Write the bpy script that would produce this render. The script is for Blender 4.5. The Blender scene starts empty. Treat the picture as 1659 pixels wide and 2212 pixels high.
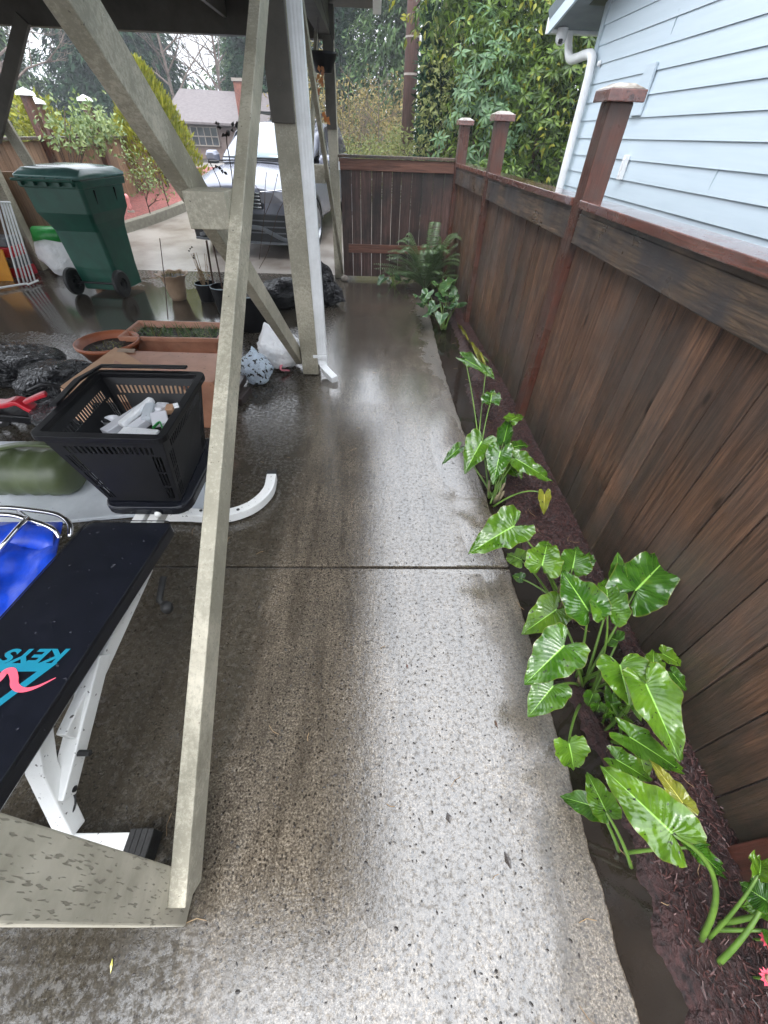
import bpy, bmesh, math, random
from mathutils import Vector, Matrix, Euler, noise as mnoise
from math import sin, cos, pi, radians, sqrt

scene = bpy.context.scene
C = scene.collection
rnd = random.Random(7)

# ------------------------------------------------------------------ camera, sky, sun, exposure
F_PX, IW, IH = 857.0, 1659.0, 2212.0          # focal length and frame size in measuring pixels
CAM_H = 1.6
pitch, roll, yaw = radians(43.6), radians(2.2), radians(2.5)
fwd = Vector((sin(yaw)*cos(pitch), cos(yaw)*cos(pitch), -sin(pitch)))
rt0 = Vector((cos(yaw), -sin(yaw), 0)); up0 = rt0.cross(fwd)
rt = rt0*cos(roll) + up0*sin(roll); up = -rt0*sin(roll) + up0*cos(roll)
CAM = Vector((0, 0, CAM_H))
cam = bpy.data.cameras.new('camera'); camo = bpy.data.objects.new('camera', cam); C.objects.link(camo)
mw = Matrix((( rt.x, up.x, -fwd.x, 0), (rt.y, up.y, -fwd.y, 0), (rt.z, up.z, -fwd.z, CAM_H), (0, 0, 0, 1)))
camo.matrix_world = mw
cam.sensor_fit = 'HORIZONTAL'; cam.sensor_width = 36; cam.lens = 36*F_PX/IW
cam.clip_start = 0.02; cam.clip_end = 500
scene.camera = camo

world = bpy.data.worlds.new("World"); scene.world = world; world.use_nodes = True
nt = world.node_tree; bg = nt.nodes['Background']
sky = nt.nodes.new('ShaderNodeTexSky'); sky.sky_type = 'NISHITA'; sky.sun_disc = False
SUN_EL, SUN_AZ = radians(60), radians(200)
sky.sun_elevation = SUN_EL; sky.sun_rotation = SUN_AZ; sky.dust_density = 4.0
hs = nt.nodes.new('ShaderNodeHueSaturation'); hs.inputs['Saturation'].default_value = 0.22
nt.links.new(sky.outputs[0], hs.inputs['Color'])
# overcast layer: cloud light that grows towards the zenith
wtc = nt.nodes.new('ShaderNodeTexCoord'); wsp = nt.nodes.new('ShaderNodeSeparateXYZ'); nt.links.new(wtc.outputs['Generated'], wsp.inputs[0])
wmr = nt.nodes.new('ShaderNodeMapRange'); nt.links.new(wsp.outputs[2], wmr.inputs[0]); wmr.inputs[3].default_value = 4.5; wmr.inputs[4].default_value = 18.0
wcl = nt.nodes.new('ShaderNodeVectorMath'); wcl.operation = 'SCALE'; wcl.inputs[0].default_value = (.93, .98, 1.06); nt.links.new(wmr.outputs[0], wcl.inputs['Scale'])
wmx = nt.nodes.new('ShaderNodeMix'); wmx.data_type = 'RGBA'; wmx.inputs[0].default_value = .8; nt.links.new(hs.outputs[0], wmx.inputs[6]); nt.links.new(wcl.outputs[0], wmx.inputs[7])
nt.links.new(wmx.outputs[2], bg.inputs['Color'])
bg.inputs['Strength'].default_value = 0.12
sl = bpy.data.lights.new('sun', 'SUN'); sl.energy = 0.6; sl.angle = radians(25); sl.color = (1, .97, .93)
so = bpy.data.objects.new('sun', sl); C.objects.link(so)
sd = Vector((sin(SUN_AZ)*cos(SUN_EL), cos(SUN_AZ)*cos(SUN_EL), sin(SUN_EL)))
so.rotation_euler = sd.to_track_quat('Z', 'Y').to_euler()
scene.view_settings.view_transform = 'Standard'; scene.view_settings.look = 'None'
scene.view_settings.gamma = 1; scene.view_settings.exposure = 1.65

# ------------------------------------------------------------------ measuring helpers
def ray(x, y):
    return (rt*(x-IW/2) - up*(y-IH/2) + fwd*F_PX).normalized()
def G(x, y, z=0.0):
    d = ray(x, y); return CAM + d*((z-CAM_H)/d.z)
def PX(x, y, X):
    d = ray(x, y); return CAM + d*(X/d.x)
def PY(x, y, Y):
    d = ray(x, y); return CAM + d*(Y/d.y)
def slope(y):                                   # height of the driveway
    return 0.0 if y < 7 else min(.06*(y-7), .54)

# ------------------------------------------------------------------ materials
def newmat(name):
    m = bpy.data.materials.new(name); m.use_nodes = True
    n = m.node_tree.nodes; return m, m.node_tree, n['Principled BSDF']
def node(t, kind, **kw):
    n = t.nodes.new(kind)
    for k, v in kw.items():
        if k in n.inputs: n.inputs[k].default_value = v
        else: setattr(n, k, v)
    return n
def ramp(t, fac, stops):
    r = t.nodes.new('ShaderNodeValToRGB'); e = r.color_ramp.elements
    while len(e) < len(stops): e.new(.5)
    for i, (p, c) in enumerate(stops):
        e[i].position = p
        e[i].color = (c, c, c, 1) if isinstance(c, (int, float)) else (*c, 1)
    t.links.new(fac, r.inputs[0]); return r
def mix(t, fac, a, b, mode='MIX'):
    m = t.nodes.new('ShaderNodeMix'); m.data_type = 'RGBA'; m.blend_type = mode
    for s, v in ((m.inputs[0], fac), (m.inputs[6], a), (m.inputs[7], b)):
        if isinstance(v, (int, float)): s.default_value = v
        elif isinstance(v, tuple): s.default_value = (*v, 1)
        else: t.links.new(v, s)
    return m.outputs[2]
def coords(t, scale=(1, 1, 1), kind='Object'):
    tc = t.nodes.new('ShaderNodeTexCoord'); mp = t.nodes.new('ShaderNodeMapping')
    mp.inputs['Scale'].default_value = scale
    t.links.new(tc.outputs[kind], mp.inputs[0]); return mp.outputs[0]
def noise(t, co, scale, detail=4, rough=.6, dist=0):
    n = node(t, 'ShaderNodeTexNoise', Scale=scale, Detail=detail, Roughness=rough, Distortion=dist)
    t.links.new(co, n.inputs['Vector']); return n.outputs['Fac']
def bump(t, p, h, strength=.3, dist=.01):
    b = node(t, 'ShaderNodeBump', Strength=strength, Distance=dist)
    t.links.new(h, b.inputs['Height']); t.links.new(b.outputs[0], p.inputs['Normal']); return b

def mat_simple(name, c1, c2=None, scale=8, rough=.5, spec=.5, bmp=.1, stretch=(1, 1, 1), metal=0, lo=.35, hi=.65, bscale=None, spots=None, bdist=.01):
    m, t, p = newmat(name)
    co = coords(t, stretch)
    c2 = c2 or tuple(v*.7 for v in c1)
    f = noise(t, co, scale, 6, .65)
    col = ramp(t, f, [(lo, c2), (hi, c1)]).outputs[0]
    if spots:
        sc, thr, sc2 = spots
        f2 = noise(t, co, sc, 3, .5)
        r = ramp(t, f2, [(thr, 0), (thr+.04, 1)])
        col = mix(t, r.outputs[0], col, sc2)
    t.links.new(col, p.inputs['Base Color'])
    p.inputs['Roughness'].default_value = rough; p.inputs['Specular IOR Level'].default_value = spec
    p.inputs['Metallic'].default_value = metal
    if bmp: bump(t, p, noise(t, co, bscale or scale*4, 4), bmp, bdist)
    return m

def mat_wood(name, dark, light, axis='Z', rough=.45, spec=.5, island=.5, gray=None, grayamt=.5, gs=1.5, splash=False):
    m, t, p = newmat(name)
    st = {'Z': (14, 14, .9), 'Y': (14, .9, 14), 'X': (.9, 14, 14)}[axis]
    co = coords(t, st)
    f = noise(t, co, 3.0, 8, .75, .6)
    col = ramp(t, f, [(.36, dark), (.62, light)]).outputs[0]
    st2 = {'Z': (60, 60, 1.2), 'Y': (60, 1.2, 60), 'X': (1.2, 60, 60)}[axis]
    col = mix(t, ramp(t, noise(t, coords(t, st2), 2.0, 3, .6), [(.36, .55), (.5, 0)]).outputs[0], col, dark)
    co2 = coords(t)
    big = noise(t, co2, gs, 4, .6)
    if gray:
        r = ramp(t, big, [(.42, 0), (.62, grayamt)])
        col = mix(t, r.outputs[0], col, gray)
    ks = {'Z': (7, 7, 2.6), 'Y': (7, 2.6, 7), 'X': (2.6, 7, 7)}[axis]
    kv = node(t, 'ShaderNodeTexVoronoi', Scale=1.0); t.links.new(coords(t, ks), kv.inputs['Vector'])
    col = mix(t, ramp(t, kv.outputs['Distance'], [(.05, .9), (.12, 0)]).outputs[0], col, tuple(x*.5 for x in dark))
    if splash:
        sz = t.nodes.new('ShaderNodeSeparateXYZ'); t.links.new(co2, sz.inputs[0])
        ft = node(t, 'ShaderNodeMath', operation='MULTIPLY_ADD'); t.links.new(noise(t, co2, 9, 5, .7), ft.inputs[0]); ft.inputs[1].default_value = .7; t.links.new(sz.outputs[2], ft.inputs[2])
        col = mix(t, ramp(t, ft.outputs[0], [(.38, .75), (.75, 0)]).outputs[0], col, (.035, .033, .022))
    g = t.nodes.new('ShaderNodeNewGeometry')
    v = node(t, 'ShaderNodeMapRange'); t.links.new(g.outputs['Random Per Island'], v.inputs[0])
    v.inputs[3].default_value = 1-island*.5; v.inputs[4].default_value = 1+island*.5
    h = t.nodes.new('ShaderNodeHueSaturation'); t.links.new(v.outputs[0], h.inputs['Value']); t.links.new(col, h.inputs['Color'])
    t.links.new(h.outputs[0], p.inputs['Base Color'])
    rr = ramp(t, noise(t, co2, 4, 4), [(.35, max(.12, rough-.2)), (.7, min(1, rough+.2))]); t.links.new(rr.outputs[0], p.inputs['Roughness'])
    p.inputs['Specular IOR Level'].default_value = spec
    bump(t, p, f, .6, .008)
    return m

def mat_concrete():
    m, t, p = newmat('wet_concrete')
    co = coords(t)
    fine = noise(t, co, 150, 4, .8); mid = noise(t, co, 45, 5, .7); big = noise(t, co, 2.2, 5, .65)
    c = ramp(t, fine, [(.36, (.022, .018, .013)), (.5, (.115, .092, .066)), (.64, (.33, .285, .225))]).outputs[0]
    c = mix(t, ramp(t, mid, [(.36, .6), (.56, 0)]).outputs[0], c, (.04, .03, .022))
    c = mix(t, ramp(t, big, [(.42, .5), (.62, 0)]).outputs[0], c, (.05, .042, .032))
    sx = t.nodes.new('ShaderNodeSeparateXYZ'); t.links.new(co, sx.inputs[0])
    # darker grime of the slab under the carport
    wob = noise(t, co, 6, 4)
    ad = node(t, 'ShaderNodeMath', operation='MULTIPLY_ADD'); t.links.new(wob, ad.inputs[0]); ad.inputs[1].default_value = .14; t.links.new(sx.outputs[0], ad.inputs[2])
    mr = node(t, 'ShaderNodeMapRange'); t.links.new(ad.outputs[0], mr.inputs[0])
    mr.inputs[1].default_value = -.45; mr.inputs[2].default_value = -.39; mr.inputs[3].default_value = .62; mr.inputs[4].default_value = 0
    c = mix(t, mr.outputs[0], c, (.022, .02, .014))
    dm = node(t, 'ShaderNodeMapRange'); t.links.new(sx.outputs[1], dm.inputs[0]); dm.inputs[1].default_value = 3.2; dm.inputs[2].default_value = 4.4; dm.inputs[3].default_value = 0; dm.inputs[4].default_value = .5
    c = mix(t, dm.outputs[0], c, (.045, .036, .027))
    strk = noise(t, coords(t, (9, 1.1, 1)), 1.3, 5, .7)
    c = mix(t, ramp(t, strk, [(.38, .6), (.52, 0)]).outputs[0], c, (.035, .028, .02))
    spk = node(t, 'ShaderNodeTexVoronoi', Scale=62); t.links.new(co, spk.inputs['Vector'])
    c = mix(t, ramp(t, spk.outputs['Distance'], [(.2, .85), (.28, 0)]).outputs[0], c, (.022, .018, .014))
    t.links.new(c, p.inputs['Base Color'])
    # water film: puddles where this mask is high
    pud = noise(t, co, 1.7, 3, .55, .4)
    pm = ramp(t, pud, [(.57, 0), (.66, 1)]).outputs[0]
    def blob(cx, cy, rx, ry, wo=.5):
        vm = node(t, 'ShaderNodeMapping'); vm.inputs['Location'].default_value = (-cx/rx, -cy/ry, 0); vm.inputs['Scale'].default_value = (1/rx, 1/ry, 0)
        t.links.new(co, vm.inputs[0])
        ln = node(t, 'ShaderNodeVectorMath', operation='LENGTH'); t.links.new(vm.outputs[0], ln.inputs[0])
        a = node(t, 'ShaderNodeMath', operation='MULTIPLY_ADD'); t.links.new(noise(t, co, 7, 4), a.inputs[0]); a.inputs[1].default_value = wo; t.links.new(ln.outputs['Value'], a.inputs[2])
        r = node(t, 'ShaderNodeMapRange'); t.links.new(a.outputs[0], r.inputs[0]); r.inputs[1].default_value = 1.22; r.inputs[2].default_value = 1.3; r.inputs[3].default_value = 1; r.inputs[4].default_value = 0
        return r.outputs[0]
    for b in ((.55, 2.35, .13, .5), (.6, 1.62, .1, .42), (.1, 3.3, .55, .35), (.55, 1.27, .3, .04), (-2.9, 5.2, 2.0, .9), (.0, 4.6, .4, .5)):
        bo = blob(*b)
        mm = node(t, 'ShaderNodeMath', operation='MAXIMUM'); t.links.new(pm, mm.inputs[0]); t.links.new(bo, mm.inputs[1]); pm = mm.outputs[0]
    fe = node(t, 'ShaderNodeMath', operation='MULTIPLY_ADD'); t.links.new(noise(t, co, 5, 5, .7), fe.inputs[0]); fe.inputs[1].default_value = .5; t.links.new(sx.outputs[0], fe.inputs[2])
    film = node(t, 'ShaderNodeMapRange'); t.links.new(fe.outputs[0], film.inputs[0]); film.inputs[1].default_value = .72; film.inputs[2].default_value = .84; film.inputs[3].default_value = 0; film.inputs[4].default_value = 1
    edge = ramp(t, noise(t, co, 70, 3), [(.3, .32), (.7, .5)]).outputs[0]
    rr0 = ramp(t, pm, [(0, .1), (1, .03)]).outputs[0]
    gr_ = ramp(t, noise(t, co, 40, 4, .7), [(.4, .12), (.6, .5)]).outputs[0]; gm = node(t, 'ShaderNodeMapRange'); t.links.new(sx.outputs[0], gm.inputs[0]); gm.inputs[1].default_value = -.5; gm.inputs[2].default_value = -.35; gm.inputs[3].default_value = .8; gm.inputs[4].default_value = 0
    gmm = node(t, 'ShaderNodeMath', operation='SUBTRACT', use_clamp=True); t.links.new(gm.outputs[0], gmm.inputs[0]); t.links.new(pm, gmm.inputs[1]); rr0 = mix(t, gmm.outputs[0], rr0, gr_)
    fm = node(t, 'ShaderNodeMath', operation='SUBTRACT', use_clamp=True); t.links.new(film.outputs[0], fm.inputs[0]); t.links.new(pm, fm.inputs[1])
    class _R: pass
    rr = _R(); rr.outputs = [mix(t, fm.outputs[0], rr0, edge)]; t.links.new(rr.outputs[0], p.inputs['Roughness'])
    p.inputs['Specular IOR Level'].default_value = 1.0
    p.inputs['Coat Weight'].default_value = .8; p.inputs['Coat Roughness'].default_value = .02; p.inputs['Coat IOR'].default_value = 1.5
    cwi = node(t, 'ShaderNodeMath', operation='SUBTRACT', use_clamp=True); cwi.inputs[0].default_value = .85; t.links.new(fm.outputs[0], cwi.inputs[1]); t.links.new(cwi.outputs[0], p.inputs['Coat Weight']); brk = node(t, 'ShaderNodeMath', operation='MULTIPLY'); bn_ = ramp(t, noise(t, co, 62, 5, .8), [(.40, .0), (.51, 1)]); t.links.new(cwi.outputs[0], brk.inputs[0]); t.links.new(bn_.outputs[0], brk.inputs[1])
    bgv = ramp(t, noise(t, co, 3.5, 5, .7), [(.3, .7), (.5, 1)]).outputs[0]; brk2 = node(t, 'ShaderNodeMath', operation='MULTIPLY'); t.links.new(brk.outputs[0], brk2.inputs[0]); t.links.new(bgv, brk2.inputs[1]); brk = brk2
    bx2 = node(t, 'ShaderNodeMath', operation='MAXIMUM'); t.links.new(brk.outputs[0], bx2.inputs[0]); t.links.new(pm, bx2.inputs[1]); gl_ = node(t, 'ShaderNodeMapRange'); t.links.new(sx.outputs[0], gl_.inputs[0]); gl_.inputs[1].default_value = -.55; gl_.inputs[2].default_value = -.3; gl_.inputs[3].default_value = .35; gl_.inputs[4].default_value = 1; bx3 = node(t, 'ShaderNodeMath', operation='MULTIPLY'); t.links.new(bx2.outputs[0], bx3.inputs[0]); t.links.new(gl_.outputs[0], bx3.inputs[1]); t.links.new(bx3.outputs[0], p.inputs['Coat Weight'])
    # the film breaks over the rough grain; under the roof only small wet glints remain
    gl2 = ramp(t, noise(t, co, 38, 5, .8), [(.47, .12), (.56, 1)]).outputs[0]
    lm = node(t, 'ShaderNodeMapRange'); t.links.new(sx.outputs[0], lm.inputs[0]); lm.inputs[1].default_value = -.5; lm.inputs[2].default_value = -.25; lm.inputs[3].default_value = 1; lm.inputs[4].default_value = 0
    lmm = node(t, 'ShaderNodeMath', operation='SUBTRACT', use_clamp=True); t.links.new(lm.outputs[0], lmm.inputs[0]); t.links.new(pm, lmm.inputs[1])
    sb = node(t, 'ShaderNodeMath', operation='MULTIPLY_ADD'); t.links.new(bn_.outputs[0], sb.inputs[0]); sb.inputs[1].default_value = .5; sb.inputs[2].default_value = .5
    spl = mix(t, lmm.outputs[0], sb.outputs[0], gl2); t.links.new(spl, p.inputs['Specular IOR Level'])
    bh = noise(t, co, 150, 3, .75)
    st = node(t, 'ShaderNodeMapRange'); t.links.new(pm, st.inputs[0]); st.inputs[3].default_value = .8; st.inputs[4].default_value = .15
    b = node(t, 'ShaderNodeBump', Distance=.0004); t.links.new(bh, b.inputs['Height']); t.links.new(st.outputs[0], b.inputs['Strength'])
    b2 = node(t, 'ShaderNodeBump', Distance=.0012, Strength=.4); t.links.new(mid, b2.inputs['Height']); t.links.new(b.outputs[0], b2.inputs['Normal'])
    b3 = node(t, 'ShaderNodeBump', Distance=.002, Strength=.08); t.links.new(noise(t, co, 14, 2), b3.inputs['Height']); t.links.new(b2.outputs[0], b3.inputs['Normal'])
    # the film levels the surface inside puddles
    t.links.new(b3.outputs[0], p.inputs['Normal'])
    cb = node(t, 'ShaderNodeBump', Distance=.0024, Strength=.8); t.links.new(noise(t, co, 55, 4, .6), cb.inputs['Height']); t.links.new(cb.outputs[0], p.inputs['Coat Normal'])
    return m

def mat_leaf(name, c1, c2, rough=.35, spec=.5, trans=.25):
    m, t, p = newmat(name)
    g = t.nodes.new('ShaderNodeNewGeometry')
    col = ramp(t, g.outputs['Random Per Island'], [(0, c1), (1, c2)]).outputs[0]
    t.links.new(col, p.inputs['Base Color'])
    p.inputs['Roughness'].default_value = rough; p.inputs['Specular IOR Level'].default_value = spec
    if trans:
        tr = t.nodes.new('ShaderNodeBsdfTranslucent'); t.links.new(col, tr.inputs[0])
        mx = t.nodes.new('ShaderNodeMixShader'); mx.inputs[0].default_value = trans
        t.links.new(p.outputs[0], mx.inputs[1]); t.links.new(tr.outputs[0], mx.inputs[2])
        t.links.new(mx.outputs[0], t.nodes['Material Output'].inputs['Surface'])
    return m

def mat_calla(name, dark, light, vein):
    m, t, p = newmat(name)
    uv = t.nodes.new('ShaderNodeUVMap'); sp = t.nodes.new('ShaderNodeSeparateXYZ'); t.links.new(uv.outputs[0], sp.inputs[0])
    co = coords(t)
    c = ramp(t, noise(t, co, 14, 4), [(.35, dark), (.65, light)]).outputs[0]
    oi = t.nodes.new('ShaderNodeObjectInfo'); hv = t.nodes.new('ShaderNodeHueSaturation')
    m1 = node(t, 'ShaderNodeMapRange'); t.links.new(oi.outputs['Random'], m1.inputs[0]); m1.inputs[3].default_value = .478; m1.inputs[4].default_value = .512; t.links.new(m1.outputs[0], hv.inputs['Hue'])
    m2 = node(t, 'ShaderNodeMapRange'); t.links.new(oi.outputs['Random'], m2.inputs[0]); m2.inputs[3].default_value = .95; m2.inputs[4].default_value = .5; t.links.new(m2.outputs[0], hv.inputs['Value'])
    t.links.new(c, hv.inputs['Color']); c = hv.outputs[0]
    c = mix(t, ramp(t, noise(t, co, 5, 3), [(.6, 0), (.72, .5)]).outputs[0], c, (.2, .26, .03))
    ab = node(t, 'ShaderNodeMath', operation='ABSOLUTE'); t.links.new(sp.outputs[0], ab.inputs[0])
    mid = ramp(t, ab.outputs[0], [(.015, .9), (.05, 0)]).outputs[0]
    # side veins: stripes along v, bent towards the tip
    a = node(t, 'ShaderNodeMath', operation='MULTIPLY_ADD'); t.links.new(ab.outputs[0], a.inputs[0]); a.inputs[1].default_value = -.1; t.links.new(sp.outputs[1], a.inputs[2])
    s = node(t, 'ShaderNodeMath', operation='MULTIPLY'); t.links.new(a.outputs[0], s.inputs[0]); s.inputs[1].default_value = 120
    sn = node(t, 'ShaderNodeMath', operation='SINE'); t.links.new(s.outputs[0], sn.inputs[0])
    vr = ramp(t, sn.outputs[0], [(.85, 0), (1, .14)]).outputs[0]
    c = mix(t, ramp(t, ab.outputs[0], [(.95, 0), (1, .6)]).outputs[0], c, (.2, .19, .04))
    c = mix(t, vr, c, vein); c = mix(t, mid, c, tuple(min(1, v*1.9) for v in vein))
    sp2 = ramp(t, noise(t, co, 60, 2), [(.66, 0), (.7, 1)]).outputs[0]
    c = mix(t, sp2, c, (.02, .025, .012))
    t.links.new(c, p.inputs['Base Color'])
    p.inputs['Roughness'].default_value = .17; p.inputs['Specular IOR Level'].default_value = .8
    b = node(t, 'ShaderNodeBump', Strength=.3, Distance=.0013); t.links.new(sn.outputs[0], b.inputs['Height'])
    b2 = node(t, 'ShaderNodeBump', Strength=.35, Distance=.008); t.links.new(noise(t, co, 28, 4), b2.inputs['Height']); t.links.new(b.outputs[0], b2.inputs['Normal'])
    t.links.new(b2.outputs[0], p.inputs['Normal'])
    tr = t.nodes.new('ShaderNodeBsdfTranslucent'); t.links.new(c, tr.inputs[0])
    mx = t.nodes.new('ShaderNodeMixShader'); mx.inputs[0].default_value = .22
    t.links.new(p.outputs[0], mx.inputs[1]); t.links.new(tr.outputs[0], mx.inputs[2])
    t.links.new(mx.outputs[0], t.nodes['Material Output'].inputs['Surface'])
    return m

def mat_glass(name, col, rough=.02, alpha=1.0, trans=0.0):
    m, t, p = newmat(name)
    p.inputs['Base Color'].default_value = (*col, 1); p.inputs['Roughness'].default_value = rough
    p.inputs['Specular IOR Level'].default_value = 1.0; p.inputs['Transmission Weight'].default_value = trans
    p.inputs['Alpha'].default_value = alpha
    return m

K = {}
K['concrete'] = mat_concrete()
K['drive'] = mat_simple('pale_wet_driveway', (.25, .225, .2), (.13, .105, .085), 1.6, .3, .8, .2, bscale=60, lo=.38, hi=.62)
K['soil'] = mat_simple('dark_soil', (.03, .022, .018), (.012, .01, .008), 30, .6, .4, .5)
K['mulch'] = mat_simple('dark_red_mulch', (.06, .024, .022), (.012, .007, .007), 70, .55, .5, .9, stretch=(1, .5, 1), bscale=120, bdist=.02)
K['mulch_red'] = mat_simple('red_mulch', (.32, .1, .085), (.13, .045, .04), 25, .7, .4, .8, bscale=60, bdist=.03)
K['water'] = mat_simple('muddy_water', (.02, .015, .011), (.01, .008, .006), 8, .03, .6, .12, bscale=22)
K['board'] = mat_wood('fence_board', (.036, .019, .013), (.19, .1, .06), 'Z', .5, .4, .5, (.07, .056, .048), .7, 1.8, True)
K['rail'] = mat_wood('weathered_rail', (.03, .022, .018), (.19, .125, .08), 'Y', .45, .5, .2, (.045, .042, .045), .85, 3.2)
K['redwood'] = mat_wood('red_stained_cap', (.075, .024, .016), (.17, .052, .034), 'Y', .22, .9, .2)
K['redwood'].node_tree.nodes['Principled BSDF'].inputs['Coat Weight'].default_value = 1; K['redwood'].node_tree.nodes['Principled BSDF'].inputs['Coat Roughness'].default_value = .08
K['redpost'] = mat_wood('red_stained_post', (.045, .018, .012), (.14, .047, .03), 'Z', .4, .5, .2, (.075, .05, .04), .7, 5)
K['gatewood'] = mat_wood('gate_board', (.035, .02, .018), (.11, .062, .052), 'Z', .5, .4, .9, (.022, .02, .019), .85, 2.2)
K['gaterail'] = mat_wood('gate_rail', (.08, .035, .025), (.2, .09, .06), 'X', .5, .4, .2)
K['brownfence'] = mat_wood('brown_fence', (.13, .075, .045), (.33, .2, .125), 'Z', .6, .3, .6, (.2, .15, .11), .4, 2)
K['mossycap'] = mat_simple('mossy_cap', (.4, .37, .32), (.1, .075, .055), 22, .4, .6, .4)
K['paint_plain'] = mat_simple('beige_paint', (.46, .43, .34), (.33, .31, .24), 6, .5, .45, .25, stretch=(1, 1, 1), spots=(26, .69, (.09, .08, .06)), bscale=50, bdist=.004)
def mat_paint():
    m, t, p = newmat('weathered_beige_paint'); co = coords(t)
    c = ramp(t, noise(t, co, 5, 5, .6), [(.35, (.34, .31, .235)), (.65, (.52, .475, .375))]).outputs[0]
    big = noise(t, co, 2.4, 4, .6); fine = noise(t, co, 65, 6, .85)
    mm = node(t, 'ShaderNodeMath', operation='MULTIPLY_ADD'); t.links.new(big, mm.inputs[0]); mm.inputs[1].default_value = .9; t.links.new(fine, mm.inputs[2])
    c = mix(t, ramp(t, mm.outputs[0], [(.85, 0), (1.3, .5)]).outputs[0], c, (.13, .125, .085))
    c = mix(t, ramp(t, noise(t, coords(t, (1, 1, 1)), 75, 2, .5), [(.7, 0), (.73, .7)]).outputs[0], c, (.06, .05, .035))
    sz = t.nodes.new('ShaderNodeSeparateXYZ'); t.links.new(co, sz.inputs[0])
    ft = node(t, 'ShaderNodeMath', operation='MULTIPLY_ADD'); t.links.new(noise(t, co, 20, 4), ft.inputs[0]); ft.inputs[1].default_value = .35; t.links.new(sz.outputs[2], ft.inputs[2])
    c = mix(t, ramp(t, ft.outputs[0], [(.17, .6), (.33, 0)]).outputs[0], c, (.1, .085, .06))
    t.links.new(c, p.inputs['Base Color']); p.inputs['Roughness'].default_value = .45
    g1 = noise(t, coords(t, (70, 6, 6)), 1.0, 4, .7); b = node(t, 'ShaderNodeBump', Strength=.4, Distance=.004); t.links.new(g1, b.inputs['Height'])
    b2 = node(t, 'ShaderNodeBump', Strength=.3, Distance=.003); t.links.new(fine, b2.inputs['Height']); t.links.new(b.outputs[0], b2.inputs['Normal']); t.links.new(b2.outputs[0], p.inputs['Normal'])
    return m
K['paint'] = mat_paint()
def mat_incised():
    m, t, p = newmat('incised_beige_timber')
    co = coords(t, (6, 240, 34)); n = noise(t, co, 1, 1, .4)
    sl_ = ramp(t, n, [(.31, 1), (.36, 0)]).outputs[0]
    c = ramp(t, noise(t, coords(t), 9, 5), [(.35, (.33, .305, .235)), (.65, (.5, .46, .37))]).outputs[0]
    c = mix(t, sl_, c, (.24, .22, .17)); t.links.new(c, p.inputs['Base Color'])
    p.inputs['Roughness'].default_value = .5
    iv = node(t, 'ShaderNodeMath', operation='SUBTRACT'); iv.inputs[0].default_value = 1; t.links.new(sl_, iv.inputs[1])
    bump(t, p, iv.outputs[0], .6, .004); return m
K['incised'] = mat_incised()
K['darkpaint'] = mat_simple('grey_brown_soffit_paint', (.1, .09, .075), (.07, .063, .052), 5, .6, .3, .2)
K['whitemetal'] = mat_simple('white_downspout', (.85, .86, .87), (.74, .75, .75), 9, .35, .5, .05)
K['siding'] = mat_simple('pale_blue_siding', (.55, .64, .70), (.5, .59, .65), 3, .42, .5, .12, stretch=(1, .3, 6), bscale=30, bdist=.003)
K['sidetrim'] = mat_simple('blue_grey_trim', (.42, .5, .55), (.36, .44, .48), 4, .5, .4, .05)
K['soffit'] = mat_simple('grey_blue_soffit', (.22, .26, .28), (.17, .2, .22), 4, .6, .3, .05)
K['black'] = mat_simple('black_plastic', (.007, .007, .008), (.004, .004, .005), 10, .4, .22, .05)
K['blackglossy'] = mat_simple('glossy_bin_bag', (.009, .009, .011), (.006, .006, .008), 4, .13, .4, 0)
def crease(m, sc, st, dist):
    t = m.node_tree; p = t.nodes['Principled BSDF']; n = noise(t, coords(t), sc, 3, .6, 1.8)
    a = node(t, 'ShaderNodeMath', operation='SUBTRACT'); t.links.new(n, a.inputs[0]); a.inputs[1].default_value = .5
    b = node(t, 'ShaderNodeMath', operation='ABSOLUTE'); t.links.new(a.outputs[0], b.inputs[0])
    c_ = node(t, 'ShaderNodeMath', operation='POWER'); t.links.new(b.outputs[0], c_.inputs[0]); c_.inputs[1].default_value = .6
    bump(t, p, c_.outputs[0], st, dist)
crease(K['blackglossy'], 9, 1.0, .05)
K['vinyl'] = mat_simple('black_vinyl', (.007, .008, .013), (.004, .005, .008), 18, .25, .4, .2, spots=(55, .7, (.05, .05, .06)), bscale=120, bdist=.001)
K['binpad'] = mat_simple('dark_green_plastic', (.008, .08, .052), (.006, .055, .037), 6, .38, .5, .08)
K['lid'] = mat_simple('green_lid', (.1, .22, .2), (.06, .16, .14), 6, .18, .9, .1)
K['white'] = mat_simple('white_enamel', (.8, .8, .78), (.72, .72, .7), 8, .25, .6, .05, spots=(60, .67, (.12, .11, .1)))
K['chrome'] = mat_simple('chrome', (.75, .75, .78), (.6, .6, .62), 10, .12, .5, 0, metal=1)
K['blue'] = mat_simple('blue_fabric', (.005, .06, .55), (.003, .035, .35), 9, .4, .5, .3, bscale=12, bdist=.02)
K['olive'] = mat_simple('olive_plastic', (.075, .095, .04), (.045, .06, .025), 6, .4, .5, .1)
K['foam'] = mat_simple('grey_white_board', (.5, .53, .56), (.42, .45, .48), 8, .5, .5, .1, spots=(70, .7, (.12, .1, .09)))
K['card'] = mat_simple('wet_cardboard', (.42, .2, .12), (.34, .15, .085), 8, .42, .5, .1, spots=(40, .67, (.2, .09, .05)))
K['cardlight'] = mat_simple('dry_cardboard', (.5, .3, .18), (.42, .24, .14), 8, .6, .4, .05)
K['terra'] = mat_simple('terracotta_plastic', (.4, .13, .06), (.3, .09, .04), 6, .4, .5, .05)
K['terrapale'] = mat_simple('faded_terracotta', (.5, .24, .15), (.36, .15, .09), 6, .45, .5, .05)
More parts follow.
